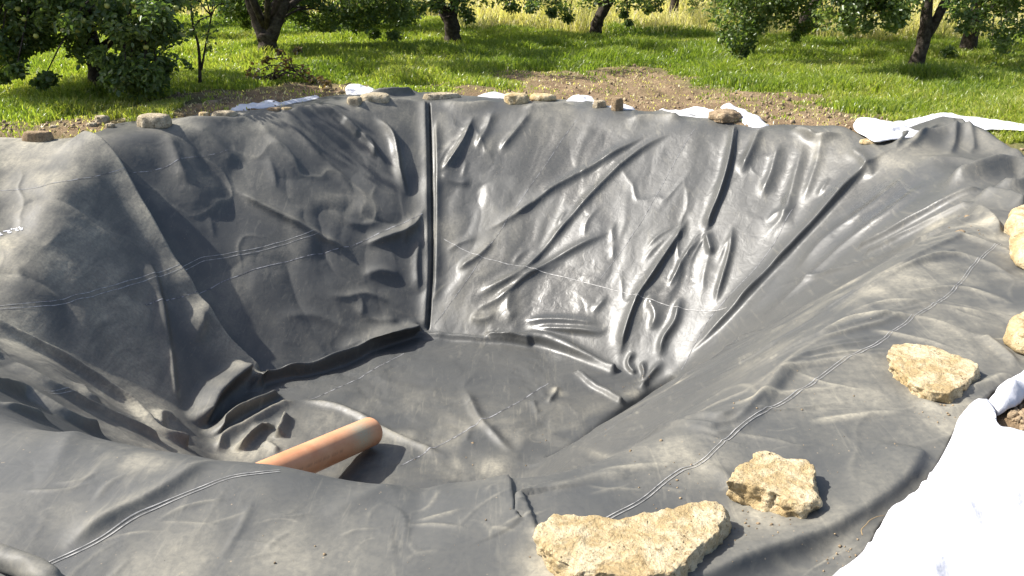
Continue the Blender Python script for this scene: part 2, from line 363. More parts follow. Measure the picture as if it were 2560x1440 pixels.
# --- far wall
fold([(1185, 285), (1165, 350), (1135, 400), (1098, 436)], .06, .05, .035, pw=1.6)
fold([(1098, 436), (1130, 455), (1180, 462)], .03, .03, .05)
fold([(1235, 275), (1215, 330), (1190, 380)], .035, .05)
fold([(1330, 275), (1290, 330), (1245, 385)], .03, .04)
fold([(1650, 318), (1560, 372), (1480, 420), (1390, 468), (1330, 512), (1260, 556), (1195, 583)], .042, .06, .03, pw=1.8)
fold([(1720, 322), (1640, 352), (1560, 410), (1480, 488), (1400, 580), (1320, 668), (1240, 718), (1165, 757)], .040, .06, .028, pw=1.8)
fold([(1545, 568), (1440, 622), (1330, 684), (1255, 742), (1200, 772), (1180, 802)], .034, .05, .028, pw=1.8)
fold([(1240, 600), (1200, 640), (1140, 680)], .035, .05, .03)
fold([(1420, 650), (1300, 690), (1180, 740)], .02, .04)
fold([(1838, 312), (1826, 400), (1804, 480), (1780, 540), (1765, 585)], .065, .05, .024, lean=.12, pw=2, taper=.12)
fold([(1765, 580), (1775, 615), (1782, 640)], .05, .03)
fold([(1905, 318), (1880, 380), (1850, 440)], .045, .06, .04)
fold([(1830, 560), (1828, 620), (1808, 700), (1786, 768)], .035, .035, .022)
fold([(1950, 350), (1930, 430), (1900, 500)], .03, .05)
fold([(2010, 350), (1990, 440), (1960, 540), (1900, 600)], .028, .06)
fold([(1720, 545), (1690, 600), (1640, 680), (1595, 750), (1565, 830), (1548, 896)], .052, .06, .026, lean=.1, pw=1.8, taper=.15)
fold([(1755, 590), (1715, 640), (1690, 690), (1668, 718)], .03, .03)
fold([(2245, 368), (2180, 405), (2120, 466), (2040, 556), (1960, 640), (1870, 738), (1836, 776), (1770, 842), (1690, 905)], .062, .10, .024, lean=.05, pw=1.8, taper=.28)
fold([(2060, 330), (2040, 420), (2000, 520)], .02, .05)
fold([(2460, 474), (2400, 490), (2330, 528), (2220, 588), (2140, 625)], .05, .03, .03, taper=.1)
fold([(2440, 505), (2330, 556), (2230, 606), (2160, 636)], .04, .025, .03, taper=.1)
fold([(2480, 522), (2330, 590), (2230, 636), (2120, 672), (2020, 700), (1930, 714)], .035, .03, .03)
fold([(2290, 420), (2200, 500), (2080, 590), (1980, 690)], .03, .07)
fold([(2340, 440), (2240, 520), (2120, 610), (2000, 720), (1900, 800)], .03, .06)
fold([(1980, 320), (2040, 345), (2110, 340)], .05, .05, .03)
fold([(1975, 325), (2010, 335), (2045, 350)], .03, .03)
fold([(2120, 370), (2160, 400), (2185, 440)], .04, .04)
fold([(1620, 740), (1640, 790), (1625, 830)], .03, .04); fold([(1700, 740), (1690, 800), (1660, 850), (1650, 900)], .04, .04, .03)
fold([(1280, 720), (1270, 770), (1290, 800)], .03, .06)
fold([(1240, 790), (1200, 800), (1175, 790)], .03, .035)
fold([(1300, 800), (1400, 800), (1510, 812)], .028, .03); fold([(1330, 820), (1440, 826), (1500, 830), (1520, 812)], .035, .025)
for q in range(16):                                             # small irregular puckers on the far wall
    rq = random.Random(q*13+5); cx, cy = rq.uniform(1110, 2150), rq.uniform(330, 800)
    if cx > 1550 and cy > 620+(1900-cx)*.5: continue
    an = rq.uniform(.2, 1.5); l = rq.uniform(25, 70)
    fold([(cx+l*math.cos(an), cy-l*math.sin(an)), (cx+rq.uniform(-8, 8), cy+rq.uniform(-8, 8)), (cx-l*math.cos(an+.3), cy+l*math.sin(an+.3))], rq.uniform(.010, .022), .035, .03, taper=.4)
# --- foot of the far wall and the floor
fold([(1030, 836), (1110, 846), (1200, 854), (1280, 858), (1335, 862)], .055, .035, .035, flat=True, taper=.05)
fold([(1225, 828), (1235, 845), (1340, 846), (1400, 862), (1470, 898), (1545, 936)], .075, .045, .04, flat=True, taper=.05, lean=.2)
fold([(1440, 928), (1480, 962), (1520, 985), (1560, 1012)], .045, .03, .03, flat=True, taper=.08)
fold([(1585, 880), (1572, 910), (1590, 940)], .04, .025, taper=.2)
fold([(1604, 905), (1612, 935), (1603, 958)], .04, .02, taper=.2); fold([(1660, 905), (1625, 945), (1600, 975)], .045, .035, .03)
fold([(1690, 938), (1640, 970), (1560, 1022), (1450, 1092), (1370, 1140)], -.085, .045, .045, flat=True, taper=.05)
fold([(1700, 950), (1650, 985), (1570, 1040), (1460, 1110)], -.02, .02, dust=0)
fold([(1160, 966), (1195, 1045), (1240, 1095), (1290, 1140)], .035, .035, .05)
fold([(1395, 965), (1385, 990), (1368, 1015)], .03, .025); fold([(1180, 1060), (1165, 1110)], .015, .03)
fold([(1330, 1000), (1345, 1040)], .018, .03)
fold([(745, 1000), (850, 1022), (930, 1060), (1000, 1098), (1080, 1130), (1120, 1142)], .035, .04, .035, dust=.35, taper=.15)
# --- fold roll along the left edge of the floor
fold([(1052, 818), (960, 852), (870, 896), (780, 926), (700, 944), (640, 958), (634, 985)], .15, .05, .06, lean=.55, pw=2.6, taper=.06)
fold([(1000, 800), (930, 845), (840, 880)], .03, .05)
fold([(610, 922), (560, 955), (515, 995), (494, 1040), (492, 1065)], .13, .045, .05, lean=.5, pw=2.4, taper=.12)
fold([(700, 985), (650, 1012), (590, 1040), (545, 1072), (530, 1100)], .11, .045, .045, lean=.5, pw=2.4, dust=.25, taper=.12)
fold([(735, 1000), (690, 1030), (640, 1060), (610, 1075), (560, 1100), (540, 1138)], .07, .05, .05, dust=.6, taper=.15)
fold([(690, 1072), (650, 1076), (620, 1100), (590, 1130)], .09, .035, .035, lean=.5, dust=.5, taper=.12)
fold([(722, 1046), (714, 1070), (704, 1100)], .09, .04, .03, lean=-.3, dust=.5, taper=.1)
fold([(660, 1105), (680, 1120), (700, 1135)], .04, .03); fold([(455, 1060), (400, 1040), (395, 1075)], .05, .04, dust=.4)
fold([(440, 1010), (432, 960), (425, 900), (420, 860)], .035, .03, .03)
# --- left wall
fold([(205, 346), (238, 356), (306, 436), (405, 616), (474, 726), (562, 854), (655, 938)], .012, .05, .012, dust=.95, pw=1.6, taper=.04)
fold([(190, 344), (232, 352), (300, 432), (400, 612), (470, 722), (560, 852), (660, 942)], .085, .22, .022, dust=.75, pw=2, taper=.05)
fold([(555, 452), (650, 518), (780, 586), (900, 644)], .055, .035, .05, dust=.25, pw=1.8)
fold([(1062, 520), (1030, 575), (970, 600), (900, 612)], .07, .05, .035, pw=1.8)
fold([(1050, 590), (1040, 660), (1045, 740)], .035, .05, .04); fold([(1035, 540), (1000, 620)], .03, .04)
fold([(760, 272), (830, 282), (895, 330), (945, 392), (985, 440)], .05, .05, .035, pw=1.8)
fold([(930, 285), (978, 335), (992, 390), (1000, 440), (1022, 500)], .07, .05, .035, pw=1.8)
fold([(855, 300), (885, 330), (900, 345)], .035, .04, .03); fold([(900, 330), (930, 360), (935, 400)], .04, .04, .03)
fold([(700, 285), (740, 330), (790, 385), (850, 440), (900, 500)], .03, .05)
fold([(640, 300), (700, 370), (760, 440)], .025, .06); fold([(420, 330), (440, 400), (470, 470)], .03, .07)
fold([(480, 310), (560, 380), (600, 420)], .028, .08)
fold([(820, 520), (880, 560), (960, 555)], .018, .04); fold([(810, 740), (860, 745), (920, 735), (980, 760)], .018, .035)
fold([(690, 800), (780, 790), (860, 820), (900, 850)], .014, .05); fold([(880, 760), (930, 800), (1000, 800)], .018, .04)
fold([(1010, 700), (960, 680), (900, 690)], .03, .05)
fold([(360, 640), (390, 720), (410, 820), (430, 900)], .04, .07, .03); fold([(520, 730), (500, 800), (480, 870)], .025, .05)
for q in range(12):
    rq = random.Random(q*29+11); cx, cy = rq.uniform(20, 1000), rq.uniform(390, 850)
    an = rq.uniform(-1.4, .2); l = rq.uniform(20, 80)
    fold([(cx-l*math.cos(an), cy+l*math.sin(an)), (cx+rq.uniform(-14, 14), cy+rq.uniform(-14, 14)), (cx+l*math.cos(an-.5), cy-l*math.sin(an-.5))], rq.uniform(.008, .018), rq.uniform(.03, .06), .03, taper=.4)
fold([(-60, 790), (0, 828), (130, 902), (250, 972), (330, 1022), (400, 1085), (470, 1122)], .085, .05, .04, dust=.45, pw=2.2, taper=.04, lean=-.3)
fold([(-60, 880), (0, 905), (130, 985), (260, 1040), (400, 1100)], .05, .05, .03, dust=.35, taper=.06)
fold([(-40, 960), (40, 985), (160, 1050), (240, 1078)], .06, .045, .03, dust=.35, taper=.06)
fold([(190, 975), (215, 1000), (255, 1020)], .04, .04, .03, dust=.3); fold([(0, 1015), (60, 1030), (120, 1052)], .035, .03, dust=.3)
# --- near sheet
fold([(540, 1150), (450, 1200), (360, 1258), (250, 1312), (140, 1385)], .026, .05, .03, dust=.2)
fold([(0, 1180), (150, 1150), (350, 1115)], .012, .05); fold([(800, 1300), (900, 1250), (1000, 1215)], .012, .05)
fold([(1110, 1205), (1050, 1250), (985, 1300), (950, 1370)], -.018, .06)
fold([(1225, 1180), (1270, 1200), (1300, 1240), (1330, 1310), (1352, 1375), (1400, 1440)], .018, .12, .009, pw=1.8, taper=.10, lean=.3)
fold([(1340, 1230), (1420, 1215), (1500, 1190), (1600, 1190)], .010, .03, dust=.3)
fold([(1640, 1500), (1780, 1440), (1900, 1388), (2060, 1330), (2180, 1262), (2262, 1190), (2300, 1120)], .036, .035, .12, dust=.18, pw=2.2, taper=.06, lean=-.35)
fold([(1620, 1620), (1900, 1450), (2040, 1390), (2180, 1330)], -.02, .05)
fold([(1750, 1160), (1810, 1190), (1840, 1230)], .015, .03, dust=.25)
fold([(2380, 1010), (2420, 985), (2470, 965), (2530, 930)], .02, .03, dust=.8)
fold([(2290, 1000), (2360, 1035), (2420, 1020)], .018, .03, dust=.7)
for q in range(46):                                             # faint scuffs and creases on the near bank
    rq = random.Random(q*41+3); cx, cy = rq.uniform(30, 2250), rq.uniform(1130, 1430)
    if cx < 1400 and cy < 1190: continue
    an = rq.uniform(-.2, 1.1) if cx < 1400 else rq.uniform(-.5, .6); l = rq.uniform(30, 130); b = rq.uniform(-18, 18)
    fold([(cx-l*math.cos(an), cy+l*math.sin(an)), (cx+b, cy+b), (cx+l*math.cos(an), cy-l*math.sin(an))], rq.choice([.0015, .003, .005]), rq.uniform(.005, .016), .007, dust=rq.uniform(.15, .5), taper=.4)
for q in range(30):
    rq = random.Random(q*53+9); cx, cy = rq.uniform(1750, 2500), rq.uniform(700, 1120)
    if cy < 1330-.22*cx and cx < 2200 or cy < 1600-.38*cx: continue
    l = rq.uniform(60, 170); an = rq.uniform(-.35, .25); b = rq.uniform(-14, 14)
    fold([(cx-l*math.cos(an), cy+l*math.sin(an)), (cx, cy+b), (cx+l*math.cos(an), cy-l*math.sin(an))], rq.choice([.002, .004, .008]), rq.uniform(.008, .02), .010, dust=rq.uniform(.25, .65), taper=.4)
for cx, cy, rx_, ry_, a0, a1 in ((330, 1155, 42, 13, 2.2, 6.6), (410, 1172, 40, 14, 2.5, 5.6), (150, 1290, 50, 18, 1, 5.4), (700, 1320, 62, 24, 3, 6.3), (1180, 1345, 45, 40, 4.2, 6.6), (950, 1375, 60, 30, 2.6, 4.9), (1080, 1350, 55, 45, 1.8, 3.6), (560, 1415, 60, 20, 2.2, 4.6), (1345, 1092, 22, 12, 0, 5.6), (2000, 1090, 60, 26, .5, 3.6), (1960, 1150, 40, 30, 3, 5.5), (2210, 1015, 55, 24, 3.2, 6.2), (1950, 1060, 50, 18, 0, 3)):
    fold([(cx+rx_*math.cos(t), cy+ry_*math.sin(t)) for t in np.linspace(a0, a1, 7)], .0008, .007, .006, dust=.38, taper=.3)
# --- right wall: fan of taut streaks running down to the floor corner
A0 = [(2500, 500), (2150, 690), (1860, 840), (1650, 985)]; A1 = [(2330, 870), (2010, 905), (1720, 1075), (1370, 1160)]
for q in range(19):
    t = (q+.5)/19; rq = random.Random(q+77)
    L = [(a[0]*(1-t)+b[0]*t+rq.uniform(-8, 8), a[1]*(1-t)+b[1]*t+rq.uniform(-6, 6)) for a, b in zip(A0, A1)]
    k0 = rq.choice([0, 0, 1]); fold(L[k0:] if len(L[k0:]) > 2 else L, rq.uniform(.006, .016), rq.uniform(.015, .04), .02, dust=rq.choice([0, 0, .3, .5])*sstep(.2, .8, t), taper=.2)
# wrinkles over the right hand bank
for q, (L, a) in enumerate([([(2030, 850), (2110, 800), (2200, 790), (2330, 805), (2500, 860)], .016), ([(2100, 790), (2230, 755), (2380, 770), (2540, 800)], .014), ([(2190, 700), (2290, 660), (2400, 640), (2560, 700)], .02),
        ([(2330, 600), (2440, 600), (2560, 650)], .022), ([(1900, 960), (2040, 905), (2200, 890)], .010), ([(1800, 1020), (1950, 985), (2150, 960)], .008), ([(1480, 1180), (1600, 1165), (1720, 1160)], .008),
        ([(2230, 740), (2400, 720), (2560, 770)], .012), ([(2440, 830), (2500, 870), (2550, 920)], .022), ([(2170, 820), (2300, 850), (2420, 890)], .008), ([(2000, 1060), (2150, 1040), (2270, 1030)], .006)]):
    fold(L, a, .03, .022, dust=.55, taper=.25, seed=q)
# --- heaped liner at the right and the lifted corner
for L, a, w in [([(2350, 470), (2430, 448), (2520, 435), (2620, 450)], .13, .09), ([(2440, 490), (2500, 500), (2560, 530)], .09, .06), ([(2480, 470), (2540, 480), (2600, 470)], .10, .06),
                ([(2250, 372), (2330, 355), (2420, 358), (2500, 380), (2580, 420)], .07, .10), ([(2300, 400), (2400, 405), (2500, 430)], .035, .07), ([(2420, 520), (2470, 545), (2500, 590)], .05, .04)]:
    fold(L, a, w, w*.6, dust=.12, pw=2.2, taper=.2, lean=.2)
tp_ = hit(2366, 338); tq = np.exp(-((np.abs((LX-tp_[0])*.9+(LY-tp_[1])*.25)/.42)**1.2))*np.exp(-((LY-tp_[1])/.55)**2)
DD += .17*tq
for L in ([(2366, 335), (2385, 360), (2372, 388)], [(2340, 340), (2290, 365), (2240, 380)], [(2380, 335), (2430, 370), (2420, 385)], [(2270, 340), (2255, 355), (2235, 378)]): fold(L, .035, .05, .03)
# --- liner edge turned up at the back
fold([(885, 246), (930, 241), (985, 240), (1030, 234), (1060, 238)], .09, .06, .035, taper=.35, lean=-.3, wob=.02)
for L in ([(420, 305), (520, 300), (640, 292)], [(700, 285), (780, 270), (860, 268)], [(880, 262), (960, 256), (1050, 256)], [(1100, 252), (1160, 262), (1250, 256)], [(1300, 268), (1380, 262), (1440, 262)], [(1560, 300), (1640, 292), (1720, 300)], [(1640, 275), (1670, 285), (1700, 300)]):
    fold(L, .035, .07, .04, dust=.3)
# --- dust film
def spot(px, r, a, ry=None):
    p = hit(*px); sl = window([p[:2]], 2.5*max(r, ry or r)); X, Y = LX[sl], LY[sl]
    q = ((X-p[0])/r)**2+((Y-p[1])/(ry or r))**2; DU[sl] = np.maximum(DU[sl], a*np.exp(-q)*np.clip(1+.5*fbm(X*5, Y*5, 71, 3), 0, 1.4))
l2 = sstep(0, .25, leftw)
xedge = LX+4.05-(8.43-LY)*.55                                   # left of the long pleat
DU = np.maximum(DU, l2*(.58+.42*fbm(wx*2.2, wy*2.2, 81, 4))*sstep(.5, -.2, xedge))  # dust film, laid on heavier to paint in the panel's missing sunlit brightness
DU = np.maximum(DU, l2*(.05+.18*fbm(wx*2.6, wy*2.6, 83, 4)))
DU = np.maximum(DU, shelf*(.02+.11*fbm(wx*3, wy*3, 85, 4)+.05*sstep(-.5, .8, LX)))
rbank = sstep(.7, 1.6, LX)*sstep(6.6, 5.2, LY)*sstep(-.7, -.1, LZ)
DU = np.maximum(DU, rbank*(.20+.30*fbm(wx*2.4, wy*4.2, 87, 4)))
DU = np.maximum(DU, sstep(D+.15, D+.05, LZ)*sstep(7.6, 6.2, LY)*(.10+.16*fbm(wx*4, wy*4, 89, 4)))
for px, r, a in [((2400, 1030), .16, .9), ((2330, 1015), .14, .8), ((2370, 1060), .2, .5), ((2200, 1000), .25, .35), ((1380, 1420), .10, .9), ((1355, 1340), .05, .7), ((1880, 1290), .12, .7), ((1770, 1160), .12, .5), ((1860, 1310), .12, .6),
                 ((2050, 1320), .14, .45), ((1700, 1130), .2, .35), ((2450, 560), .16, .8), ((2480, 590), .12, .9), ((2350, 560), .12, .5), ((30, 352), .5, .9), ((150, 360), .4, .6), ((700, 1110), .25, .5), ((600, 1125), .25, .6), ((800, 1060), .25, .4),
                 ((1230, 1165), .15, .6), ((1395, 980), .07, .8), ((1345, 1090), .05, .5), ((1600, 1010), .12, .5), ((1690, 960), .10, .6), ((1580, 985), .08, .7), ((330, 1155), .08, .6), ((400, 1165), .06, .4), ((150, 1290), .08, .4), ((700, 1330), .12, .25),
                 ((470, 1400), .2, .4), ((700, 1405), .25, .35), ((330, 1270), .06, .45), ((950, 255), .4, .5), ((640, 285), .4, .5), ((450, 305), .4, .4), ((1400, 262), .4, .35), ((2280, 380), .3, .5), ((2060, 360), .3, .3)]:
    spot(px, r, a)
RG = .42+.10*fbm(wx*1.5, wy*1.5, 91, 2)*.6
RG = RG+.12*shelf*sstep(7.2, 5.8, LY)+.10*l2
RG = RG-farw*(.05+.16*sstep(.0, .5, fbm(wx*1.9, wy*1.9, 95, 3)))
for _p, _r in (((1280, 765), .30), ((1400, 790), .35), ((1190, 720), .25), ((1560, 300), .25), ((2030, 410), .4), ((1400, 290), .3), ((980, 350), .25), ((1660, 700), .25), ((2150, 500), .35)):
    _h = hit(*_p); RG = RG-.13*np.exp(-((LX-_h[0])**2+(LY-_h[1])**2)/_r**2)
LP = np.stack([LX+NX*DD+SX, LY+NY*DD+SY, LZ+NZ*DD], -1)
# trim to the edge
ins = inside(EDGE, LX, LY)
near = np.zeros_like(ins); near[:-1] |= ins[1:]; near[1:] |= ins[:-1]; near[:, :-1] |= near[:, 1:] | ins[:, 1:]; near[:, 1:] |= ins[:, :-1]
near[:-1] |= near[1:]; near &= ~ins
ji = np.argwhere(near); ex, ey = LX[near], LY[near]
d_, bx_, by_, *_ = nearest(EDGE, ex, ey)
LP[near, 0] += bx_-ex; LP[near, 1] += by_-ey; LP[near, 2] -= .03
keep = ins[:-1, :-1] | ins[1:, :-1] | ins[:-1, 1:] | ins[1:, 1:]
allk = (ins | near); keep &= allk[:-1, :-1] & allk[1:, :-1] & allk[:-1, 1:] & allk[1:, 1:]
idx = np.arange(NYl*NXl).reshape(NYl, NXl)
Q = np.stack([idx[:-1, :-1][keep], idx[:-1, 1:][keep], idx[1:, 1:][keep], idx[1:, :-1][keep]], -1)
used = np.unique(Q); remap = np.full(NYl*NXl, -1); remap[used] = np.arange(len(used))
liner = tag(empty('pond_liner', (0, 5.5, 0)), 'large black rubber pond liner draped into the dug pit, wrinkled and dusty', 'pond liner')
lo = mesh_np('rubber_sheet', LP.reshape(-1, 3)[used]-np.array([0, 5.5, 0]), remap[Q], M['liner'], liner, True, {'dust': DU.ravel()[used], 'rough': np.clip(RG, .2, .8).ravel()[used]})
def on_liner(x, y, up=0.0):
    i = np.clip(np.searchsorted(xs, x)-1, 0, NXl-2); j = np.clip(np.searchsorted(ys, y)-1, 0, NYl-2)
    fx = (x-xs[i])/(xs[i+1]-xs[i]); fy = (y-ys[j])/(ys[j+1]-ys[j])
    p = LP[j, i]*(1-fx)*(1-fy)+LP[j, i+1]*fx*(1-fy)+LP[j+1, i]*(1-fx)*fy+LP[j+1, i+1]*fx*fy
    n = np.array([NX[j, i], NY[j, i], NZ[j, i]]); return p+n*up
def ribbon(px, w, off=0, brk=0, seed=0, step=.012, up=.0025, world=False):
    P = catmull([hit(*p)[:2] for p in px] if not world else px, 10); seg = np.r_[0, np.cumsum(np.hypot(*(P[1:]-P[:-1]).T))]; n = max(2, int(seg[-1]/step)); s = np.linspace(0, seg[-1], n)
    X = np.interp(s, seg, P[:, 0]); Y = np.interp(s, seg, P[:, 1]); tx = np.gradient(X); ty = np.gradient(Y); l = np.hypot(tx, ty)+1e-9; nx_, ny_ = -ty/l, tx/l
    wob = .004*vn(s*9, s*0+seed, 5); V = []; Fq = []
    ww = w*(1+.35*vn(s*22, s*0+seed, 6))
    ok = vn(s*30, s*0+seed, 7)+.6*vn(s*7, s*0+seed, 8) > (brk-1.2 if brk else -9)
    for k in range(n):
        for sd_ in (-.5, .5): V.append(on_liner(X[k]+nx_[k]*(off+wob[k]+sd_*ww[k]), Y[k]+ny_[k]*(off+wob[k]+sd_*ww[k]), up))
    for k in range(n-1):
        if ok[k]: Fq.append((2*k, 2*k+2, 2*k+3, 2*k+1))
    return np.array(V), np.array(Fq)
OFF = np.array([0, 5.5, 0])
def seam(px, gap, w, name='seam', mat='seam', brk=0, seed=0):
    parts = [ribbon(px, w, o, brk, seed) for o in ((-gap/2, gap/2) if gap else (0,))]
    V, Fq = cat_meshes(parts); return mesh_np(name, V-OFF, Fq, M[mat], liner, False)
S1 = [(1500, 1310), (1590, 1262), (1650, 1215), (1700, 1175), (1750, 1155), (1830, 1090), (1900, 1040), (1970, 1000), (2040, 950), (2110, 900), (2190, 860), (2230, 830), (2290, 790), (2340, 760), (2400, 710), (2440, 660), (2500, 610)]
seam(S1, .013, .0028); seam([(60, 1440), (230, 1360), (330, 1300), (430, 1250), (560, 1200), (650, 1182), (700, 1179)], .014, .003)
seam([(-20, 772), (100, 765), (200, 745), (330, 710), (480, 660), (560, 640), (690, 615), (790, 588)], .03, .0045)
seam([(110, 985), (230, 1020), (330, 1045)], .02, .004)
for k, (L, w, br) in enumerate([([(360, 765), (520, 725), (600, 690), (700, 660), (860, 620), (960, 580), (1055, 540)], .009, .9), ([(0, 485), (150, 470), (290, 440), (400, 420), (470, 400), (570, 380)], .008, 1.1),
        ([(1085, 815), (1170, 700), (1290, 520), (1380, 390), (1440, 300)], .006, 1.15), ([(1500, 700), (1600, 560), (1690, 400), (1740, 320)], .005, 1.2), ([(1010, 885), (880, 955), (770, 1005)], .009, .6),
        ([(1000, 1165), (1060, 1135), (1110, 1110), (1200, 1060), (1290, 1010), (1370, 960)], .012, 1.1), ([(1705, 925), (1740, 860), (1790, 780), (1900, 660), (1990, 510)], .006, 1.0),]):
    seam(L, 0, w*.6, 'chalk_line', 'chalk' if k < 7 else 'seam', 0, k)
seam([(1110, 600), (1190, 640), (1260, 660), (1350, 680), (1500, 715), (1600, 745), (1700, 770), (1820, 775)], 0, .005, 'seam', 'seam')
# handwriting, upside down as seen from here: 12,2 x
Z = lambda L: [(x/16, 540+y/16) for x, y in L]
strokes = [[(790, 510), (840, 590), (890, 650), (925, 600), (930, 560)], [(550, 560), (640, 575), (700, 550), (670, 600), (670, 645), (720, 680), (785, 650)], [(450, 545), (500, 580)],
           [(130, 655), (250, 630), (380, 615), (330, 670), (325, 720), (370, 745), (430, 730), (475, 690)], [(-60, 760), (20, 785), (110, 820)], [(0, 720), (20, 780), (0, 850)]]
V, Fq = cat_meshes([ribbon(Z(L), .010, up=.004, step=.006) for L in strokes]); mesh_np('handwriting', V-OFF, Fq, M['paint'], liner, False)

# rolled-up liner edge at the near left corner
def tube(P, R, n=16, cap=True, jit=0, seed=0):
    P = np.array(P, float); R = np.array(R, float); T = np.gradient(P, axis=0); T /= np.linalg.norm(T, axis=1)[:, None]+1e-9
    up = np.array([0, 0, 1.0]) if abs(T[0][2]) < .9 else np.array([0, 1.0, 0]); V = []; F_ = []
    a = np.linspace(0, 2*math.pi, n, endpoint=False)
    for k in range(len(P)):
        x = np.cross(T[k], up); x /= np.linalg.norm(x)+1e-9; y = np.cross(x, T[k]); up = y
        r = R[k]*(1+(jit*vn(a*1.3+seed, a*0+k*.5, seed) if jit else 0))
        V.append(P[k]+np.outer(np.cos(a)*r, x)+np.outer(np.sin(a)*r, y))
    V = np.vstack(V)
    for k in range(len(P)-1):
        for i in range(n): F_.append((k*n+i, k*n+(i+1) % n, (k+1)*n+(i+1) % n, (k+1)*n+i))
    if cap:
        V = np.vstack([V, P[0], P[-1]]); c0, c1 = len(V)-2, len(V)-1; m = (len(P)-1)*n
        for i in range(n): F_.append((c0, (i+1) % n, i, i)); F_.append((c1, m+i, m+(i+1) % n, m+i))
        F_ = [f if len(set(f)) == 4 else f for f in F_]
    return V, np.array(F_)
def tube_obj(name, tubes, mat, parent=None, loc=(0, 0, 0), attrs=None):
    V = []; Fl = []; n = 0
    for v, f in tubes:
        V.append(v); Fl += [tuple(dict.fromkeys((np.array(q)+n).tolist())) for q in f]; n += len(v)
    me = bpy.data.meshes.new(name); me.from_pydata((np.vstack(V)-np.array(loc)).tolist(), [], Fl)
    me.polygons.foreach_set('use_smooth', [True]*len(me.polygons)); me.materials.append(mat)
    o = bpy.data.objects.new(name, me); COL.objects.link(o); 
    if parent: o.parent = parent
    else: o.location = loc
    return o
RP = catmull([(-1.85, 2.22, .045), (-1.50, 2.13, .045), (-1.335, 2.06, .035), (-1.27, 2.00, .01)], 8)
tube_obj('rolled_edge', [tube(RP+np.array([0, 0, .0]), np.interp(np.linspace(0, 1, len(RP)), [0, .75, .92, 1], [.038, .036, .030, .008]), 24, jit=.12)], M['liner'], liner, OFF)
_r = bpy.data.objects['rolled_edge'].data; _a = _r.attributes.new('rough', 'FLOAT', 'POINT'); _a.data.foreach_set('value', [.5]*len(_r.vertices))
_a = _r.attributes.new('dust', 'FLOAT', 'POINT'); _a.data.foreach_set('value', [.35]*len(_r.vertices))

# ------------------------------------------------------------------ ground
def axis(lo, hi, fine, a, b):
    L = list(np.arange(a, b+1e-6, fine)); s = fine; x = b
    while x < hi: s *= 1.13; x += s; L.append(x)
    s = fine; x = a; F_ = []
    while x > lo: s *= 1.13; x -= s; F_.append(x)
    return np.array(F_[::-1]+L)
ax, ay = axis(-400, 400, .05, -8.5, 8.5), axis(-60, 900, .05, .2, 15)
AX, AY = np.meshgrid(ax, ay)
inb = (np.abs(AX) < 8.8) & (AY > -.8) & (AY < 13.8)
gb = np.where(inb, base(np.clip(AX, -8.9, 8.9), np.clip(AY, -.9, 13.9)), 0); gb = np.where(inb, gb, gb*0)
SOILP = [hit(*p)[:2] for p in [(-100, 364), (0, 343), (110, 338), (200, 325), (260, 309), (330, 298), (420, 280), (480, 262), (560, 245), (640, 232), (800, 212), (950, 224), (1150, 232), (1290, 170), (1480, 172), (1620, 172), (1790, 198), (1850, 222), (1960, 232), (2150, 282), (2300, 290), (2420, 300), (2560, 345), (2700, 390)]]+[(9, 6), (9, -1), (-9, -1), (-9, 6)]
def soil_amt(x, y):
    d, *_ = nearest(SOILP, x, y); s = np.where(inside(SOILP, x, y), d, -d)
    return sstep(-.65, .75, s+.75*fbm(x*1.1, y*1.1, 101, 4))
def dry_amt(x, y):
    e = 19.5+.5*vn(x*.4, y*.2, 3)+np.where(x < -1.3, 4.5+0*x, 0)-1.5*sstep(3, 7, x)
    return sstep(e-.8, e+.8, y+.8*fbm(x*.8, y*.8, 103, 3))
nz = .022*fbm(AX*2.5, AY*2.5, 105, 4)+.06*fbm(AX*.4, AY*.4, 107, 2)*sstep(9, 14, AY)
sa = np.zeros(AX.shape); mk = (np.abs(AX) < 30) & (AY < 60); sa[mk] = soil_amt(AX[mk], AY[mk])
nz += sa*.03*np.abs(fbm(AX*5, AY*5, 109, 3))
lmask = inside(EDGE, AX, AY)
dE, *_ = nearest(EDGE, AX[inb], AY[inb]); dd = np.full(AX.shape, 9.0); dd[inb] = dE
und = lmask & (dd > .03)
AZ = gb+nz-np.where(und, .10+.35*np.clip(-gb/.3, 0, 1), 0.0)-np.where(lmask, .05, 0)*sstep(.0, .05, dd)-.03*sstep(.25, 0, dd)
far = sstep(60, 300, np.hypot(AX, AY)); AZ += far*3*fbm(AX*.01, AY*.01, 4, 2)
gi = np.arange(AX.size).reshape(AX.shape); GQ = np.stack([gi[:-1, :-1], gi[:-1, 1:], gi[1:, 1:], gi[1:, :-1]], -1).reshape(-1, 4)
g = mesh_np('ground', np.stack([AX, AY, AZ], -1).reshape(-1, 3), GQ, M['ground'], None, True, {'soil': sa.ravel(), 'dry': np.where(AY > 12, dry_amt(AX, AY), 0).ravel()})
g['kind'] = 'structure'
def gz(x, y):
    i = np.clip(np.searchsorted(ax, x)-1, 0, len(ax)-2); j = np.clip(np.searchsorted(ay, y)-1, 0, len(ay)-2)
    fx = (x-ax[i])/(ax[i+1]-ax[i]); fy = (y-ay[j])/(ay[j+1]-ay[j])
    return AZ[j, i]*(1-fx)*(1-fy)+AZ[j, i+1]*fx*(1-fy)+AZ[j+1, i]*(1-fx)*fy+AZ[j+1, i+1]*fx*fy
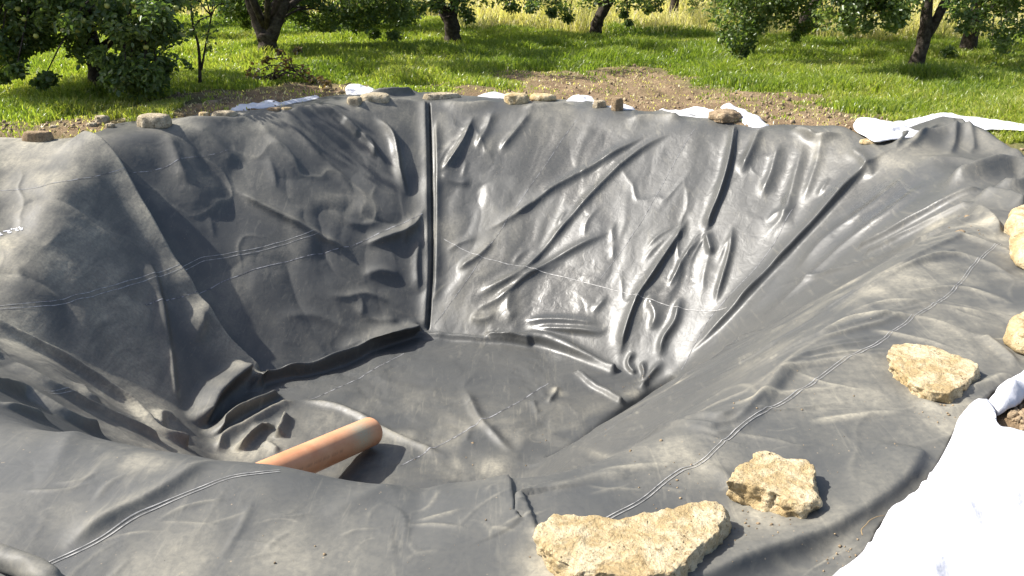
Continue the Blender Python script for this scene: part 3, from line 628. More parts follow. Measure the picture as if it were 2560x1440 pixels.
# ------------------------------------------------------------------ grass
rng = np.random.default_rng(7)
def blades(n, X, Y, H, Wd, T, lean, mat, name, label=None):
    n = len(X); Z0 = gz(X, Y); th = rng.uniform(0, 2*math.pi, n); ph = rng.uniform(0, 2*math.pi, n); l = lean*H*rng.uniform(.2, 1.2, n)
    cx, cy = np.cos(th)*Wd/2, np.sin(th)*Wd/2; lx, ly = np.cos(ph)*l, np.sin(ph)*l
    V = np.empty((n, 5, 3)); 
    V[:, 0] = np.stack([X-cx, Y-cy, Z0-.01], 1); V[:, 1] = np.stack([X+cx, Y+cy, Z0-.01], 1)
    V[:, 2] = np.stack([X-cx*.8+lx*.35, Y-cy*.8+ly*.35, Z0+H*.6], 1); V[:, 3] = np.stack([X+cx*.8+lx*.35, Y+cy*.8+ly*.35, Z0+H*.6], 1)
    V[:, 4] = np.stack([X+lx, Y+ly, Z0+H*(1-.25*l/H)], 1)
    b = np.arange(n)[:, None]*5
    F3 = np.concatenate([b+[0, 1, 3], b+[0, 3, 2], b+[2, 3, 4]], 1).reshape(-1, 3)
    o = mesh_np(name, V.reshape(-1, 3), F3, M[mat], None, False, {'tint': np.repeat(T, 5)}); o['kind'] = 'stuff'
    if label: o['label'] = label
    return o
n = 420000
Y = 8.2+(rng.random(n)**1.25)*15; X = (rng.random(n)-.5)*2*(Y*.66+1.2)
keepg = (~inside(EDGE, X, Y)) & (rng.random(n) < 1.02-sstep(.25, 1.0, soil_amt(X, Y))*.93) & (rng.random(n) < 1-dry_amt(X, Y)*.85)
X, Y = X[keepg], Y[keepg]; cl = fbm(X*1.3, Y*1.3, 201, 3); so_ = soil_amt(X, Y)
kk = (so_ < .5) | (fbm(X*2.4, Y*2.4, 207, 2) > .10); X, Y, cl, so_ = X[kk], Y[kk], cl[kk], so_[kk]
H = (.07+.10*np.clip(cl+.5, 0, 1.4)+.05*rng.random(len(X)))*(1-.75*np.clip(so_*1.6, 0, 1)); T = np.clip(.42+.22*fbm(X*.7, Y*.7, 203, 2)+.18*rng.standard_normal(len(X))+.12*so_, 0, 1)
blades(0, X, Y, H, .006+.0009*Y*rng.uniform(.5, 1.2, len(X)), T, .7, 'grass', 'lawn_grass', 'bright green grass of the orchard beyond the pit')
n = 190000
Y = 16.5+rng.random(n)**1.3*22; X = (rng.random(n)-.5)*2*(Y*.66+2); k = rng.random(n) < dry_amt(X, Y); X, Y = X[k], Y[k]
cl = np.clip(fbm(X*.8, Y*.8, 211, 3)+.6, 0, 1.5); H = (.28+.34*cl)*rng.uniform(.5, 1.25, len(X))*sstep(0, 1.3, dry_amt(X, Y)+.4)
T = np.clip(.55+.3*fbm(X*.9, Y*.9, 213, 3)+.2*rng.standard_normal(len(X)), 0, 1)
blades(0, X, Y, H, .008+.0006*Y*rng.uniform(.5, 1.2, len(X)), T, .95, 'dry', 'dry_meadow_grass', 'tall straw coloured grass behind the orchard trees')
# dead stalks and straw lying on the bare soil
n = 12000; Y = rng.uniform(8.4, 14, n); X = rng.uniform(-7, 8, n); k = (~inside(EDGE, X, Y)) & (rng.random(n) < soil_amt(X, Y)); X, Y = X[k], Y[k]
blades(0, X, Y, rng.uniform(.015, .05, len(X)), np.full(len(X), .012), rng.uniform(.3, 1, len(X)), 2.2, 'dry', 'straw_litter', 'short dead straw scattered over the bare soil')

# ------------------------------------------------------------------ fleece pieces
def patch(name, poly, up, amp, sc, label, step=.015, seed=0, world=False, edge=.0, roll=0, liner_up=True):
    P = [tuple(p) for p in catmull([(*((hit(*p)[:2]) if not world else p),) for p in poly+[poly[0]]], 4)[:-1]]
    A = np.array(P); x = np.arange(A[:, 0].min()-2*step, A[:, 0].max()+2*step, step); y = np.arange(A[:, 1].min()-2*step, A[:, 1].max()+2*step, step)
    X, Y = np.meshgrid(x, y); i_ = inside(P, X, Y); nb = np.zeros_like(i_)
    for dy in (-1, 0, 1):
        for dx in (-1, 0, 1): nb |= np.roll(np.roll(i_, dy, 0), dx, 1)
    nb &= ~i_; d, bx, by, *_ = nearest(P, X, Y); XB = np.where(nb, bx, X); YB = np.where(nb, by, Y)
    d = np.where(i_, d, 0); z = np.maximum(gz(XB, YB), base(XB, YB)-.03)
    un = fbm(XB*sc, YB*sc, seed+300, 3)+.6*(1-2*np.abs(vn(XB*sc*1.7+.4*fbm(XB*2, YB*2, seed), YB*sc*1.2, seed+310)))
    z = z+up+amp*un*(.4+.6*sstep(0, .1, d))+roll*np.sqrt(np.clip(d*2/.12, 0, 1))
    ok = i_ | nb; kq = (i_[:-1, :-1] | i_[1:, :-1] | i_[:-1, 1:] | i_[1:, 1:]) & ok[:-1, :-1] & ok[1:, :-1] & ok[:-1, 1:] & ok[1:, 1:]
    id_ = np.arange(X.size).reshape(X.shape); q = np.stack([id_[:-1, :-1][kq], id_[:-1, 1:][kq], id_[1:, 1:][kq], id_[1:, :-1][kq]], -1)
    u_ = np.unique(q); rm = np.full(X.size, -1); rm[u_] = np.arange(len(u_)); V = np.stack([XB, YB, z], -1).reshape(-1, 3)[u_]
    c = V.mean(0); o = mesh_np(name, V-c, rm[q], M['fleece'], None, True, loc=c)
    sm = o.modifiers.new('thickness', 'SOLIDIFY'); sm.thickness = .008; sm.offset = -1
    return tag(o, label, 'fleece', 'white fleece underlay showing round the liner')
patch('fleece_underlay', [(2070, 1475), (2130, 1425), (2180, 1370), (2230, 1290), (2300, 1235), (2330, 1190), (2375, 1110), (2395, 1060), (2440, 1022), (2478, 1042), (2490, 1082), (2530, 1112), (2570, 1122), (2700, 1140), (2900, 1300), (2700, 1700), (2300, 1750)], .055, .034, 3.4, 'big white fleece sheet lying in the near right corner below the stones', seed=1)
patch('fleece_underlay', [(2480, 992), (2510, 962), (2560, 932), (2640, 900), (2680, 925), (2580, 985), (2530, 1030), (2490, 1045), (2462, 1015)], .02, .02, 6, 'twisted white fleece strip beside the loose soil at the right edge', seed=2, roll=.06)
patch('fleece_underlay', [(2130, 330), (2150, 322), (2250, 322), (2300, 316), (2360, 303), (2400, 306), (2480, 318), (2570, 335), (2640, 352), (2640, 368), (2560, 349), (2480, 340), (2400, 345), (2300, 352), (2200, 365), (2160, 352)], .07, .012, 4, 'long white fleece strip running behind the lifted liner corner to the right', seed=3, roll=.02)
patch('fleece_underlay', [(1800, 275), (1830, 272), (1870, 288), (1905, 304), (1925, 312), (1890, 320), (1850, 304), (1815, 290)], .0, .02, 4, 'white fleece roll behind the brown soil clod', seed=4, roll=.04)
patch('fleece_underlay', [(1640, 276), (1700, 276), (1740, 274), (1785, 282), (1800, 296), (1760, 297), (1700, 288)], .0, .02, 4, 'white fleece hump between the upright stone and the brown soil clod', seed=5, roll=.045)
patch('fleece_underlay', [(1410, 252), (1430, 242), (1475, 240), (1500, 255), (1560, 266), (1592, 276), (1560, 280), (1500, 268), (1460, 256)], .0, .02, 4, 'white fleece strip behind the upright mottled stone', seed=6, roll=.03)
patch('fleece_underlay', [(1190, 238), (1230, 235), (1270, 241), (1275, 249), (1225, 246)], .0, .015, 4, 'thin white fleece edge left of the wedge shaped stone', seed=7, roll=.03)
patch('fleece_underlay', [(570, 276), (590, 268), (640, 262), (700, 256), (750, 245), (790, 238), (795, 244), (740, 253), (690, 264), (640, 269), (600, 276)], .0, .006, 4, 'narrow white fleece strip along the shaded left rim', seed=8, roll=.02)
patch('fleece_underlay', [(862, 226), (885, 222), (940, 228), (940, 236), (905, 238), (870, 237)], .0, .015, 5, 'turned up white fleece end beside the dark liner fold', seed=9, roll=.05)

# ------------------------------------------------------------------ stones
def rock(name, outline, h, mat, label, cat='stone', world=False, group='stones weighing down the liner', zb=None, sq=.32, amp=.10, seed=0, sub=5, tilt=(0, 0), top=.85, els=(.25, .5, .8, 1.2), midh=.5):
    """slab whose plan follows the outline (pixels at half its height, or world x,y)"""
    if world: P = [tuple(p[:2]) for p in outline]; cc = np.mean(P, 0); z0 = zb if zb is not None else float(on_liner(*cc)[2])
    else:
        yb = max(p[1] for p in outline); xb = np.mean([p[0] for p in outline]); z0 = hit(xb, yb-2)[2] if zb is None else zb
        P = [at(*p, z0+h*midh)[:2] for p in outline]
    P = np.array(P); c = P.mean(0); Q_ = np.vstack([P[i]+(P[(i+1) % len(P)]-P[i])*t for i in range(len(P)) for t in np.linspace(0, 1, 7)[:-1]])-c
    ang = np.arctan2(Q_[:, 1], Q_[:, 0]); rr = np.hypot(Q_[:, 0], Q_[:, 1]); o_ = np.argsort(ang); ang, rr = ang[o_], rr[o_]
    bm = bmesh.new(); bmesh.ops.create_icosphere(bm, subdivisions=sub, radius=1); R = rr.mean(); rs = random.Random(seed); of = Vector((rs.uniform(-50, 50), rs.uniform(-50, 50), 3))
    planes = []
    for k in range(12):
        a_ = rs.uniform(0, 6.283); el = rs.choice(els); n_ = Vector((math.cos(a_)*math.cos(el), math.sin(a_)*math.cos(el), math.sin(el)))
        ra_ = float(np.interp(a_, np.r_[ang-2*math.pi, ang, ang+2*math.pi], np.r_[rr, rr, rr])); planes.append((n_, (ra_*math.cos(el)+h*math.sin(el))*rs.uniform(.93, 1.03)))
    for v in bm.verts:
        d = v.co.normalized(); th = math.atan2(d.y, d.x); ph = math.asin(max(-1, min(1, d.z)))
        r = float(np.interp(th, np.r_[ang-2*math.pi, ang, ang+2*math.pi], np.r_[rr, rr, rr]))
        cr = abs(math.cos(ph))**sq; sz = math.copysign(abs(math.sin(ph))**sq, ph)
        k = 1-(1-top)*max(0, sz)**1.5
        q = Vector((math.cos(th)*r*cr*k, math.sin(th)*r*cr*k, h*.5*(1+sz)))
        s = 1/max(R, .02)
        nf = mnoise.fractal(q*s*1.6+of, 1.0, 2.0, 4)*.55+mnoise.fractal(q*s*6+of, .8, 2.1, 3)*.22
        nc = mnoise.cell_vector(q*s*2.2+of)-Vector((.5, .5, .5))
        a = amp*R*.9
        for n_, d_ in planes:
            e_ = q.dot(n_)-d_
            if e_ > 0: q -= n_*e_*.92
        q += Vector((math.cos(th)*cr, math.sin(th)*cr, .30*sz if sz > 0 else 0))*a*nf*1.5+nc*a*.16
        q.z += tilt[0]*q.x+tilt[1]*q.y
        v.co = q
    me = bpy.data.meshes.new(name); bm.to_mesh(me); bm.free(); me.polygons.foreach_set('use_smooth', [True]*len(me.polygons)); me.materials.append(M[mat])
    o = bpy.data.objects.new(name, me); COL.objects.link(o); o.location = (c[0], c[1], z0-.012)
    return tag(o, label, cat, group)
def slab(top, foot, h, label, seed, tilt=0.0, z=None):
    z0 = hit(np.mean([p[0] for p in foot]), np.mean([p[1] for p in foot]))[2] if z is None else z
    T = np.array([at(*p, z0+h) for p in top]); Ft = np.array([at(*p, z0) for p in foot]); Ft[:, 2] -= .012; c = Ft.mean(0); c[2] = z0
    bm = bmesh.new(); tv_ = [bm.verts.new(p-c) for p in T]; mv_ = [bm.verts.new((a*.45+b*.55)-c+np.array([0, 0, .004])) for a, b in zip(T, Ft)]; fv_ = [bm.verts.new(p-c) for p in Ft]; n_ = len(tv_)
    bm.faces.new(tv_); bm.faces.new(fv_[::-1])
    for k in range(n_):
        l = (k+1) % n_; bm.faces.new((tv_[k], mv_[k], mv_[l], tv_[l])); bm.faces.new((mv_[k], fv_[k], fv_[l], mv_[l]))
    bmesh.ops.recalc_face_normals(bm, faces=bm.faces)
    bmesh.ops.bevel(bm, geom=[e for e in bm.edges if e.calc_face_angle(0) > .35], offset=.007, segments=2, profile=.6, affect='EDGES')
    bmesh.ops.triangulate(bm, faces=bm.faces)
    for lim in (.12, .06, .03, .016, .009):
        for _ in range(2):
            es = [e for e in bm.edges if e.calc_length() > lim]
            if es: bmesh.ops.subdivide_edges(bm, edges=es, cuts=1)
            bmesh.ops.triangulate(bm, faces=bm.faces)
    bmesh.ops.smooth_vert(bm, verts=bm.verts, factor=.5, use_axis_x=True, use_axis_y=True, use_axis_z=True)
    bm.normal_update(); rs = random.Random(seed); of = Vector((rs.uniform(-50, 50), rs.uniform(-50, 50), 3))
    mv = []
    for v in bm.verts:
        side = 1-max(0, v.normal.z); q = v.co
        a = mnoise.fractal(q*6+of, 1.0, 2.0, 3)*(.005+.011*side)+mnoise.fractal(q*26+of, .8, 2.1, 4)*(.0045+.008*side)
        b = (1-abs(mnoise.noise(q*17+of)*2.2))*.006*side
        cr = max(0, abs(mnoise.noise(q*9+of*2))*-14+1)*-(.002+.006*side)
        mv.append(v.normal*(a+b+cr))
    for v, m_ in zip(bm.verts, mv): v.co += m_
    me = bpy.data.meshes.new('slab_stone'); bm.to_mesh(me); bm.free(); me.polygons.foreach_set('use_smooth', [True]*len(me.polygons)); me.materials.append(M['stone'])
    o = bpy.data.objects.new('slab_stone', me); COL.objects.link(o); o.location = c; return tag(o, label, 'stone', 'stones weighing down the liner')
slab([(1347, 1312), (1385, 1287), (1490, 1287), (1548, 1294), (1590, 1284), (1660, 1274), (1745, 1250), (1796, 1249), (1815, 1275), (1795, 1325), (1745, 1368), (1690, 1425), (1600, 1442), (1440, 1425), (1385, 1385), (1350, 1345)],
     [(1352, 1352), (1395, 1330), (1495, 1330), (1550, 1335), (1595, 1330), (1665, 1318), (1748, 1295), (1805, 1290), (1830, 1318), (1812, 1360), (1765, 1418), (1705, 1490), (1600, 1510), (1430, 1490), (1385, 1435), (1356, 1385)], .085, 'largest pale slab stone at the bottom edge of the sheet, notched along its back', 1)
slab([(1812, 1204), (1850, 1170), (1898, 1127), (1930, 1127), (1968, 1144), (2022, 1150), (2036, 1172), (2036, 1215), (2040, 1248), (1998, 1262), (1932, 1228), (1862, 1202)],
     [(1816, 1236), (1856, 1215), (1902, 1180), (1932, 1178), (1970, 1192), (2020, 1196), (2042, 1212), (2046, 1250), (2050, 1275), (2008, 1302), (1938, 1284), (1866, 1258)], .075, 'pale five sided stone with a rough front face, right of the largest slab', 2)
slab([(2218, 884), (2230, 859), (2280, 858), (2335, 866), (2400, 889), (2446, 912), (2436, 938), (2405, 962), (2370, 984), (2325, 980), (2285, 956), (2248, 925)],
     [(2222, 915), (2236, 895), (2284, 892), (2338, 898), (2402, 922), (2450, 945), (2440, 972), (2412, 996), (2374, 1016), (2324, 1008), (2282, 986), (2245, 950)], .065, 'ochre slab stone with a pointed left end beside the fleece strip', 3)
rock('edge_stone', [(2515, 560), (2530, 535), (2580, 512), (2660, 520), (2680, 570), (2600, 585), (2555, 580)], .15, 'stone', 'yellow stone at the right frame edge, on the heaped liner', seed=4, amp=.14, sq=.3)
rock('edge_stone', [(2525, 600), (2560, 575), (2640, 590), (2650, 640), (2590, 660), (2545, 640)], .14, 'stone', 'yellow stone just below the one on the heaped liner', seed=14, amp=.14, sq=.45)
rock('edge_stone', [(2515, 830), (2535, 800), (2590, 770), (2650, 790), (2640, 850), (2580, 862), (2545, 852)], .12, 'stone', 'pale rough stone cut by the right frame edge, above the fleece strip', seed=5, amp=.13, sq=.4)
def rk(cx, by, w, h, mat, label, seed, depth=.7, **kw):          # far stone: foot at pixel (cx,by), w and h in pixels
    p = hit(cx, by); dist = math.hypot(p[1], EYE-p[2]); W_ = w/FPX*dist; H_ = h/FPX*dist*1.25; Dp = W_*depth; rs = random.Random(seed)
    ang = rs.uniform(-.25, .25); P = []
    for k in range(9):
        a = 2*math.pi*k/9+rs.uniform(-.12, .12); s = (abs(math.cos(a))**4+abs(math.sin(a))**4)**-.25
        x, y = math.cos(a)*s*W_/2*rs.uniform(.9, 1.05), math.sin(a)*s*Dp/2*rs.uniform(.88, 1.08)
        P.append((p[0]+x*math.cos(ang)-y*math.sin(ang), p[1]+Dp/2+x*math.sin(ang)+y*math.cos(ang)))
    return rock('rim_stone', P, max(.02, H_-Dp*.12), mat, label, world=True, zb=p[2], seed=seed, sub=4, **kw)
rk(86, 356, 72, 25, 'stone_brown', 'brown brick shaped stone, leftmost on the liner rim', 11, .55, sq=.2, amp=.07)
rk(375, 322, 82, 32, 'stone_far', 'pale flat topped block on the left rim, next to the gravelly soil', 12, .8, sq=.25, amp=.12)
rk(507, 293, 28, 13, 'stone', 'small bright stone touching the left end of a grey slab', 13, .8)
rk(556, 298, 62, 19, 'stone_far', 'low grey slab where the narrow fleece strip begins', 15, .6, sq=.25)
rk(682, 277, 34, 9, 'stone_brown', 'dull flat stone left of a tiny bright chip', 16, .7)
rk(716, 276, 26, 9, 'stone', 'tiny bright yellow chip on the left part of the far rim', 17, .6)
rk(884, 266, 40, 22, 'stone_far', 'smaller of two touching stones below the dark liner fold', 18, .8)
rk(932, 263, 78, 27, 'stone_far', 'larger brown stone of the pair below the dark liner fold', 19, .8, sq=.35)
rk(1098, 250, 118, 17, 'stone_far', 'long thin stone bar lying across the corner pleat', 20, .35, sq=.2, amp=.06)
rk(1290, 262, 64, 26, 'stone', 'wedge shaped tan stone on the middle of the far rim', 21, .7, sq=.3, amp=.16)
rk(1358, 252, 64, 17, 'stone', 'cream coloured low stone right behind the wedge shaped one', 22, .8, amp=.14)
rk(1500, 271, 32, 19, 'stone_far', 'small chipped stone left of the upright mottled one', 23, .8, amp=.18)
rk(1545, 280, 30, 31, 'stone_brown', 'upright mottled stone on the far rim', 24, .8, amp=.12)
rk(2184, 360, 54, 12, 'stone', 'pale flat stone half buried where the liner lifts to a peak', 25, .7)
rk(1820, 310, 74, 33, 'soilclod', 'brown soil clod between two white fleece humps', 26, .9, amp=.3, sq=.7)
for k, (x, y, w, h, lb) in enumerate([(1905, 306, 16, 11, 'small tan clod at the right end of the white fleece roll'), (1883, 297, 24, 12, 'dark clod on the grass behind the white fleece roll'), (250, 312, 34, 22, 'tall grey clod of the rubble heap at the left rim'), (225, 318, 26, 12, 'low grey clod left of the tall clod in the rubble heap'),
        (272, 320, 22, 12, 'grey clod right of the tall clod in the rubble heap'), (318, 300, 28, 8, 'flat grey clod just left of the pale flat topped block'), (130, 322, 22, 10, 'lone grey clod behind the brick shaped stone'), (525, 266, 34, 15, 'dark clod on the bare soil above the narrow fleece strip'), (15, 305, 22, 9, 'grey clod in the shaded grass at the left frame edge'),
        (215, 330, 12, 6, 'pebble sized clod below the rubble heap')]):
    o = rk(x, y, w, h, 'soilclod' if 'grey' not in lb else 'stone_far', lb, 60+k, .8, amp=.3, sq=.6); o.name = 'clod'; o['category'] = 'clod'; o['group'] = 'clods of earth along the rim'
# loose soil behind the fleece in the near right corner
def crumbs(pts, smin, smax, name, label, seed, zf=None):
    r = np.random.default_rng(seed); pts = np.array(pts); n = len(pts); t = (1+5**.5)/2
    I = np.array([(-1, t, 0), (1, t, 0), (-1, -t, 0), (1, -t, 0), (0, -1, t), (0, 1, t), (0, -1, -t), (0, 1, -t), (t, 0, -1), (t, 0, 1), (-t, 0, -1), (-t, 0, 1)])/1.9
    Fi = np.array([(0, 11, 5), (0, 5, 1), (0, 1, 7), (0, 7, 10), (0, 10, 11), (1, 5, 9), (5, 11, 4), (11, 10, 2), (10, 7, 6), (7, 1, 8), (3, 9, 4), (3, 4, 2), (3, 2, 6), (3, 6, 8), (3, 8, 9), (4, 9, 5), (2, 4, 11), (6, 2, 10), (8, 6, 7), (9, 8, 1)])
    sz = smin+(smax-smin)*r.random(n)**3; V = I[None]*(sz[:, None]*r.uniform(.6, 1.3, (n, 3)))[:, None, :]*r.uniform(.75, 1.25, (n, 12, 1))
    V = V+np.stack([pts[:, 0], pts[:, 1], (gz(pts[:, 0], pts[:, 1]) if zf is None else zf)+sz*.3], 1)[:, None]
    Ff = (Fi[None]+np.arange(n)[:, None, None]*12).reshape(-1, 3); o = mesh_np(name, V.reshape(-1, 3), Ff, M['soilclod'], None, False); o['kind'] = 'stuff'; o['label'] = label
q = np.random.default_rng(15); PL = []
for (px, py, rr_, nn_) in ((1680, 1190, 130, 60), (1880, 1300, 110, 70), (1400, 1110, 150, 60), (1250, 1050, 200, 50), (2420, 570, 60, 40), (1800, 1350, 120, 40), (700, 1350, 600, 40), (1100, 1300, 300, 25), (2050, 1050, 250, 80), (2350, 1030, 60, 60), (1640, 960, 60, 40), (1560, 960, 60, 40), (2100, 1390, 70, 60), (1900, 980, 250, 40)):
    for _ in range(nn_//2):
        x_, y_ = px+q.normal()*rr_*.5, py+q.normal()*rr_*.3
        if 5 < x_ < 2555 and y_ > 400: h_ = hit(x_, y_); PL.append(on_liner(h_[0], h_[1]))
PL = np.array(PL); crumbs(PL[:, :2], .0012, .006, 'soil_crumbs', 'tiny crumbs of earth sprinkled over the liner', 16, PL[:, 2])
q = np.random.default_rng(5); X = q.uniform(-7, 8, 14000); Y = q.uniform(7.8, 14, 14000); k = (~inside(EDGE, X, Y)) & (q.random(14000) < soil_amt(X, Y)*(.25+.75*sstep(12, 9.5, Y)))
X, Y = X[k], Y[k]; crumbs(np.stack([X, Y], 1), .005, .028, 'soil_crumbs', 'crumbs of dug earth scattered on the bare rim', 5)
X = q.uniform(1.9, 3.4, 9000); Y = q.uniform(2.3, 3.7, 9000); k = inside([hit(*p)[:2] for p in [(2495, 1040), (2540, 1010), (2700, 965), (2900, 1000), (2800, 1120), (2575, 1106), (2530, 1096), (2505, 1060)]], X, Y); crumbs(np.stack([X[k], Y[k]], 1), .003, .022, 'soil_crumbs', 'loose crumbly soil between the two fleece pieces at the right edge', 6)
for k, (x, y, s, lb) in enumerate([(2420, 543, 18, 'crumb of soil nearest the yellow stone on the heaped liner'), (2400, 582, 20, 'elongated crumb of soil on the wrinkled right bank'), (1181, 1110, 9, 'tiny brown clod alone on the pit floor'), (822, 1380, 10, 'tiny tan crumb in the middle of the near sheet'), (1954, 915, 7, 'reddish crumb on the right slope')]):
    p = hit(x, y); r = s/FPX*math.hypot(p[1], EYE-p[2])/2; P = [(p[0]+r*math.cos(a)*(1.3 if k == 1 else 1), p[1]+r*math.sin(a)) for a in np.linspace(0, 6.28, 8)[:-1]]
    o = rock('soil_crumb', P, r*1.1, 'soilclod', lb, 'crumb', world=True, group='crumbs of soil on the liner', seed=40+k, sub=3, amp=.4, sq=.8)

# ------------------------------------------------------------------ pipe
e1 = np.array(at(928, 1078, D+.13)); e0 = np.array(at(520, 1256, D+.50)); 
axd = (e1-e0)/np.linalg.norm(e1-e0); R0 = .116; n = 40; K = 120; T_ = np.linspace(0, 1, K); Vp = []; mud = []; prn = []
xv = np.cross(axd, [0, 0, 1]); xv /= np.linalg.norm(xv); yv = np.cross(xv, axd); L_ = np.linalg.norm(e1-e0)
for k in range(K):
    t = T_[k]; rr_ = R0*(1 if t < .992 else 1-.06*((t-.992)/.008)); a = np.linspace(0, 2*math.pi, n, endpoint=False)
    Vp.append(e0+axd*L_*t+np.outer(np.cos(a)*rr_, xv)+np.outer(np.sin(a)*rr_, yv))
    f = np.cos(a)*.7+np.sin(a)*.5; mud.append(np.exp(-((t-.86)/.07)**2)*np.clip(f, 0, 1)*1.1+.15*(t > .55)*np.clip(f, 0, 1)); prn.append(np.where((np.abs(a-.12) < .09) & ((t > .40) & (t < .70)), .5, 0)*(1 if int(t*90) % 5 else 0))
Vo = np.vstack(Vp); Vi = []
for k in (K-1, K-3, 0):
    a = np.linspace(0, 2*math.pi, n, endpoint=False); Vi.append(e0+axd*L_*T_[k]+np.outer(np.cos(a)*(R0-.009), xv)+np.outer(np.sin(a)*(R0-.009), yv))
Vi = np.vstack(Vi); allV = np.vstack([Vo, Vi]); Fp = []; rings = list(range(K))+[K, K+1, K+2]
for k in range(len(rings)-1):
    for i in range(n): Fp.append((k*n+i, k*n+(i+1) % n, (k+1)*n+(i+1) % n, (k+1)*n+i))
k = K+2
for i in range(n): Fp.append((k*n+i, k*n+(i+1) % n, (i+1) % n, i))
z3 = np.zeros(3*n); pc = (e0+e1)/2
pipe = mesh_np('drain_pipe', allV-pc, Fp, M['pipe'], None, True, {'mud': np.r_[np.concatenate(mud), z3], 'print': np.r_[np.concatenate(prn), z3]}, pc)
tag(pipe, 'orange plastic drain pipe lying on the pit floor, muddy at its far end', 'pipe')
# ------------------------------------------------------------------ twigs, fallen apples
def stick(name, px, Y, r, mat, label, lift=0):
    P = catmull([hit(*p) if Y is None else atY(*p, Y) for p in px], 6)+np.array([0, 0, lift]); c = P.mean(0)
    o = tube_obj(name, [tube(P, np.linspace(r, r*.5, len(P)), 6)], M[mat], None, tuple(c)); return tag(o, label, 'stick')
stick('dry_stalk', [(2150, 1372), (2148, 1358), (2160, 1345), (2168, 1335), (2185, 1326), (2205, 1322)], None, .0018, 'twig', 'thin bent dry stalk at the edge of the big fleece sheet', .05)
stick('black_stick', [(790, 220), (830, 219), (855, 214), (878, 206)], 11.8, .012, 'bark', 'dark stick lying behind the turned up fleece end')
def apple(p, r, name='fallen_apple', parent=None, mat='apple'):
    bm = bmesh.new(); bmesh.ops.create_uvsphere(bm, u_segments=14, v_segments=10, radius=r)
    for v in bm.verts:
        q = math.hypot(v.co.x, v.co.y)/r; v.co.z *= .92; v.co.z -= math.copysign(.22*r*math.exp(-(q/.28)**2), v.co.z)
        k = 1+.06*v.co.z/r; v.co.x *= k; v.co.y *= k
    me = bpy.data.meshes.new(name); bm.to_mesh(me); bm.free(); me.polygons.foreach_set('use_smooth', [True]*len(me.polygons)); me.materials.append(M[mat])
    o = bpy.data.objects.new(name, me); COL.objects.link(o); o.location = p
    if parent: o.parent = parent; o.location = Vector(p)-parent.location
    return o
for (x, y, lb) in [(407, 287, 'fallen green apple on bare soil above the pale flat topped block'), (116, 268, 'fallen yellow apple in the shaded grass at the left')]:
    p = hit(x, y); tag(apple((p[0], p[1], p[2]+.035), .036), lb, 'apple', 'fallen apples')

# ------------------------------------------------------------------ trees
def leaves(C, n, rad, size, seed, droop=.5, out=None):
    size *= .84
    """n leaves scattered round the cluster centres C; returns verts, tris, tint"""
    r = np.random.default_rng(seed); C = np.asarray(C); k = r.integers(0, len(C), n)
    rad = np.asarray(rad)[k][:, None] if np.ndim(rad) else rad
    d = r.standard_normal((n, 3)); d /= np.linalg.norm(d, axis=1)[:, None]; P = C[k]+d*rad*(r.random(n)**.55)[:, None]*np.array([1, 1, .85])
    ax_ = r.standard_normal((n, 3))*np.array([1, 1, .6])+np.array([0, 0, -droop]); ax_ /= np.linalg.norm(ax_, axis=1)[:, None]
    nn = r.standard_normal((n, 3))+np.array([0, 0, .9]); sd_ = np.cross(ax_, nn); sd_ /= np.linalg.norm(sd_, axis=1)[:, None]+1e-9; up = np.cross(sd_, ax_)
    s = size*r.uniform(.65, 1.25, n)[:, None]
    V = np.empty((n, 6, 3)); V[:, 0] = P; V[:, 1] = P+ax_*s*.35+sd_*s*.30+up*s*.10; V[:, 2] = P+ax_*s*.75+sd_*s*.22+up*s*.06
    V[:, 3] = P+ax_*s-up*s*.10; V[:, 4] = P+ax_*s*.75-sd_*s*.22+up*s*.06; V[:, 5] = P+ax_*s*.35-sd_*s*.30+up*s*.10
    b = np.arange(n)[:, None]*6; mid = None
    F4 = np.concatenate([b+[0, 1, 2, 3], b+[0, 3, 4, 5]], 1).reshape(-1, 4)
    ct = r.random(len(C))*.35; T = np.clip(.12+ct[k]+.22*r.random(n)+(r.random(n) < .03)*.6, 0, 1)
    return V.reshape(-1, 3), F4, np.repeat(T, 6)
def limb(a, b, r0, r1, seed, sag=.1, n=7):
    rs = np.random.default_rng(seed); t = np.linspace(0, 1, n)[:, None]; a = np.array(a); b = np.array(b); L = np.linalg.norm(b-a)
    P = a+(b-a)*t+np.sin(t*math.pi)*np.array([0, 0, sag*L])+rs.standard_normal((n, 3))*L*.025*np.sin(t*math.pi)
    return tube(P, np.linspace(r0, r1, n), 9, jit=.12, seed=seed)
APPLE_TREES = 'apple trees of the orchard'
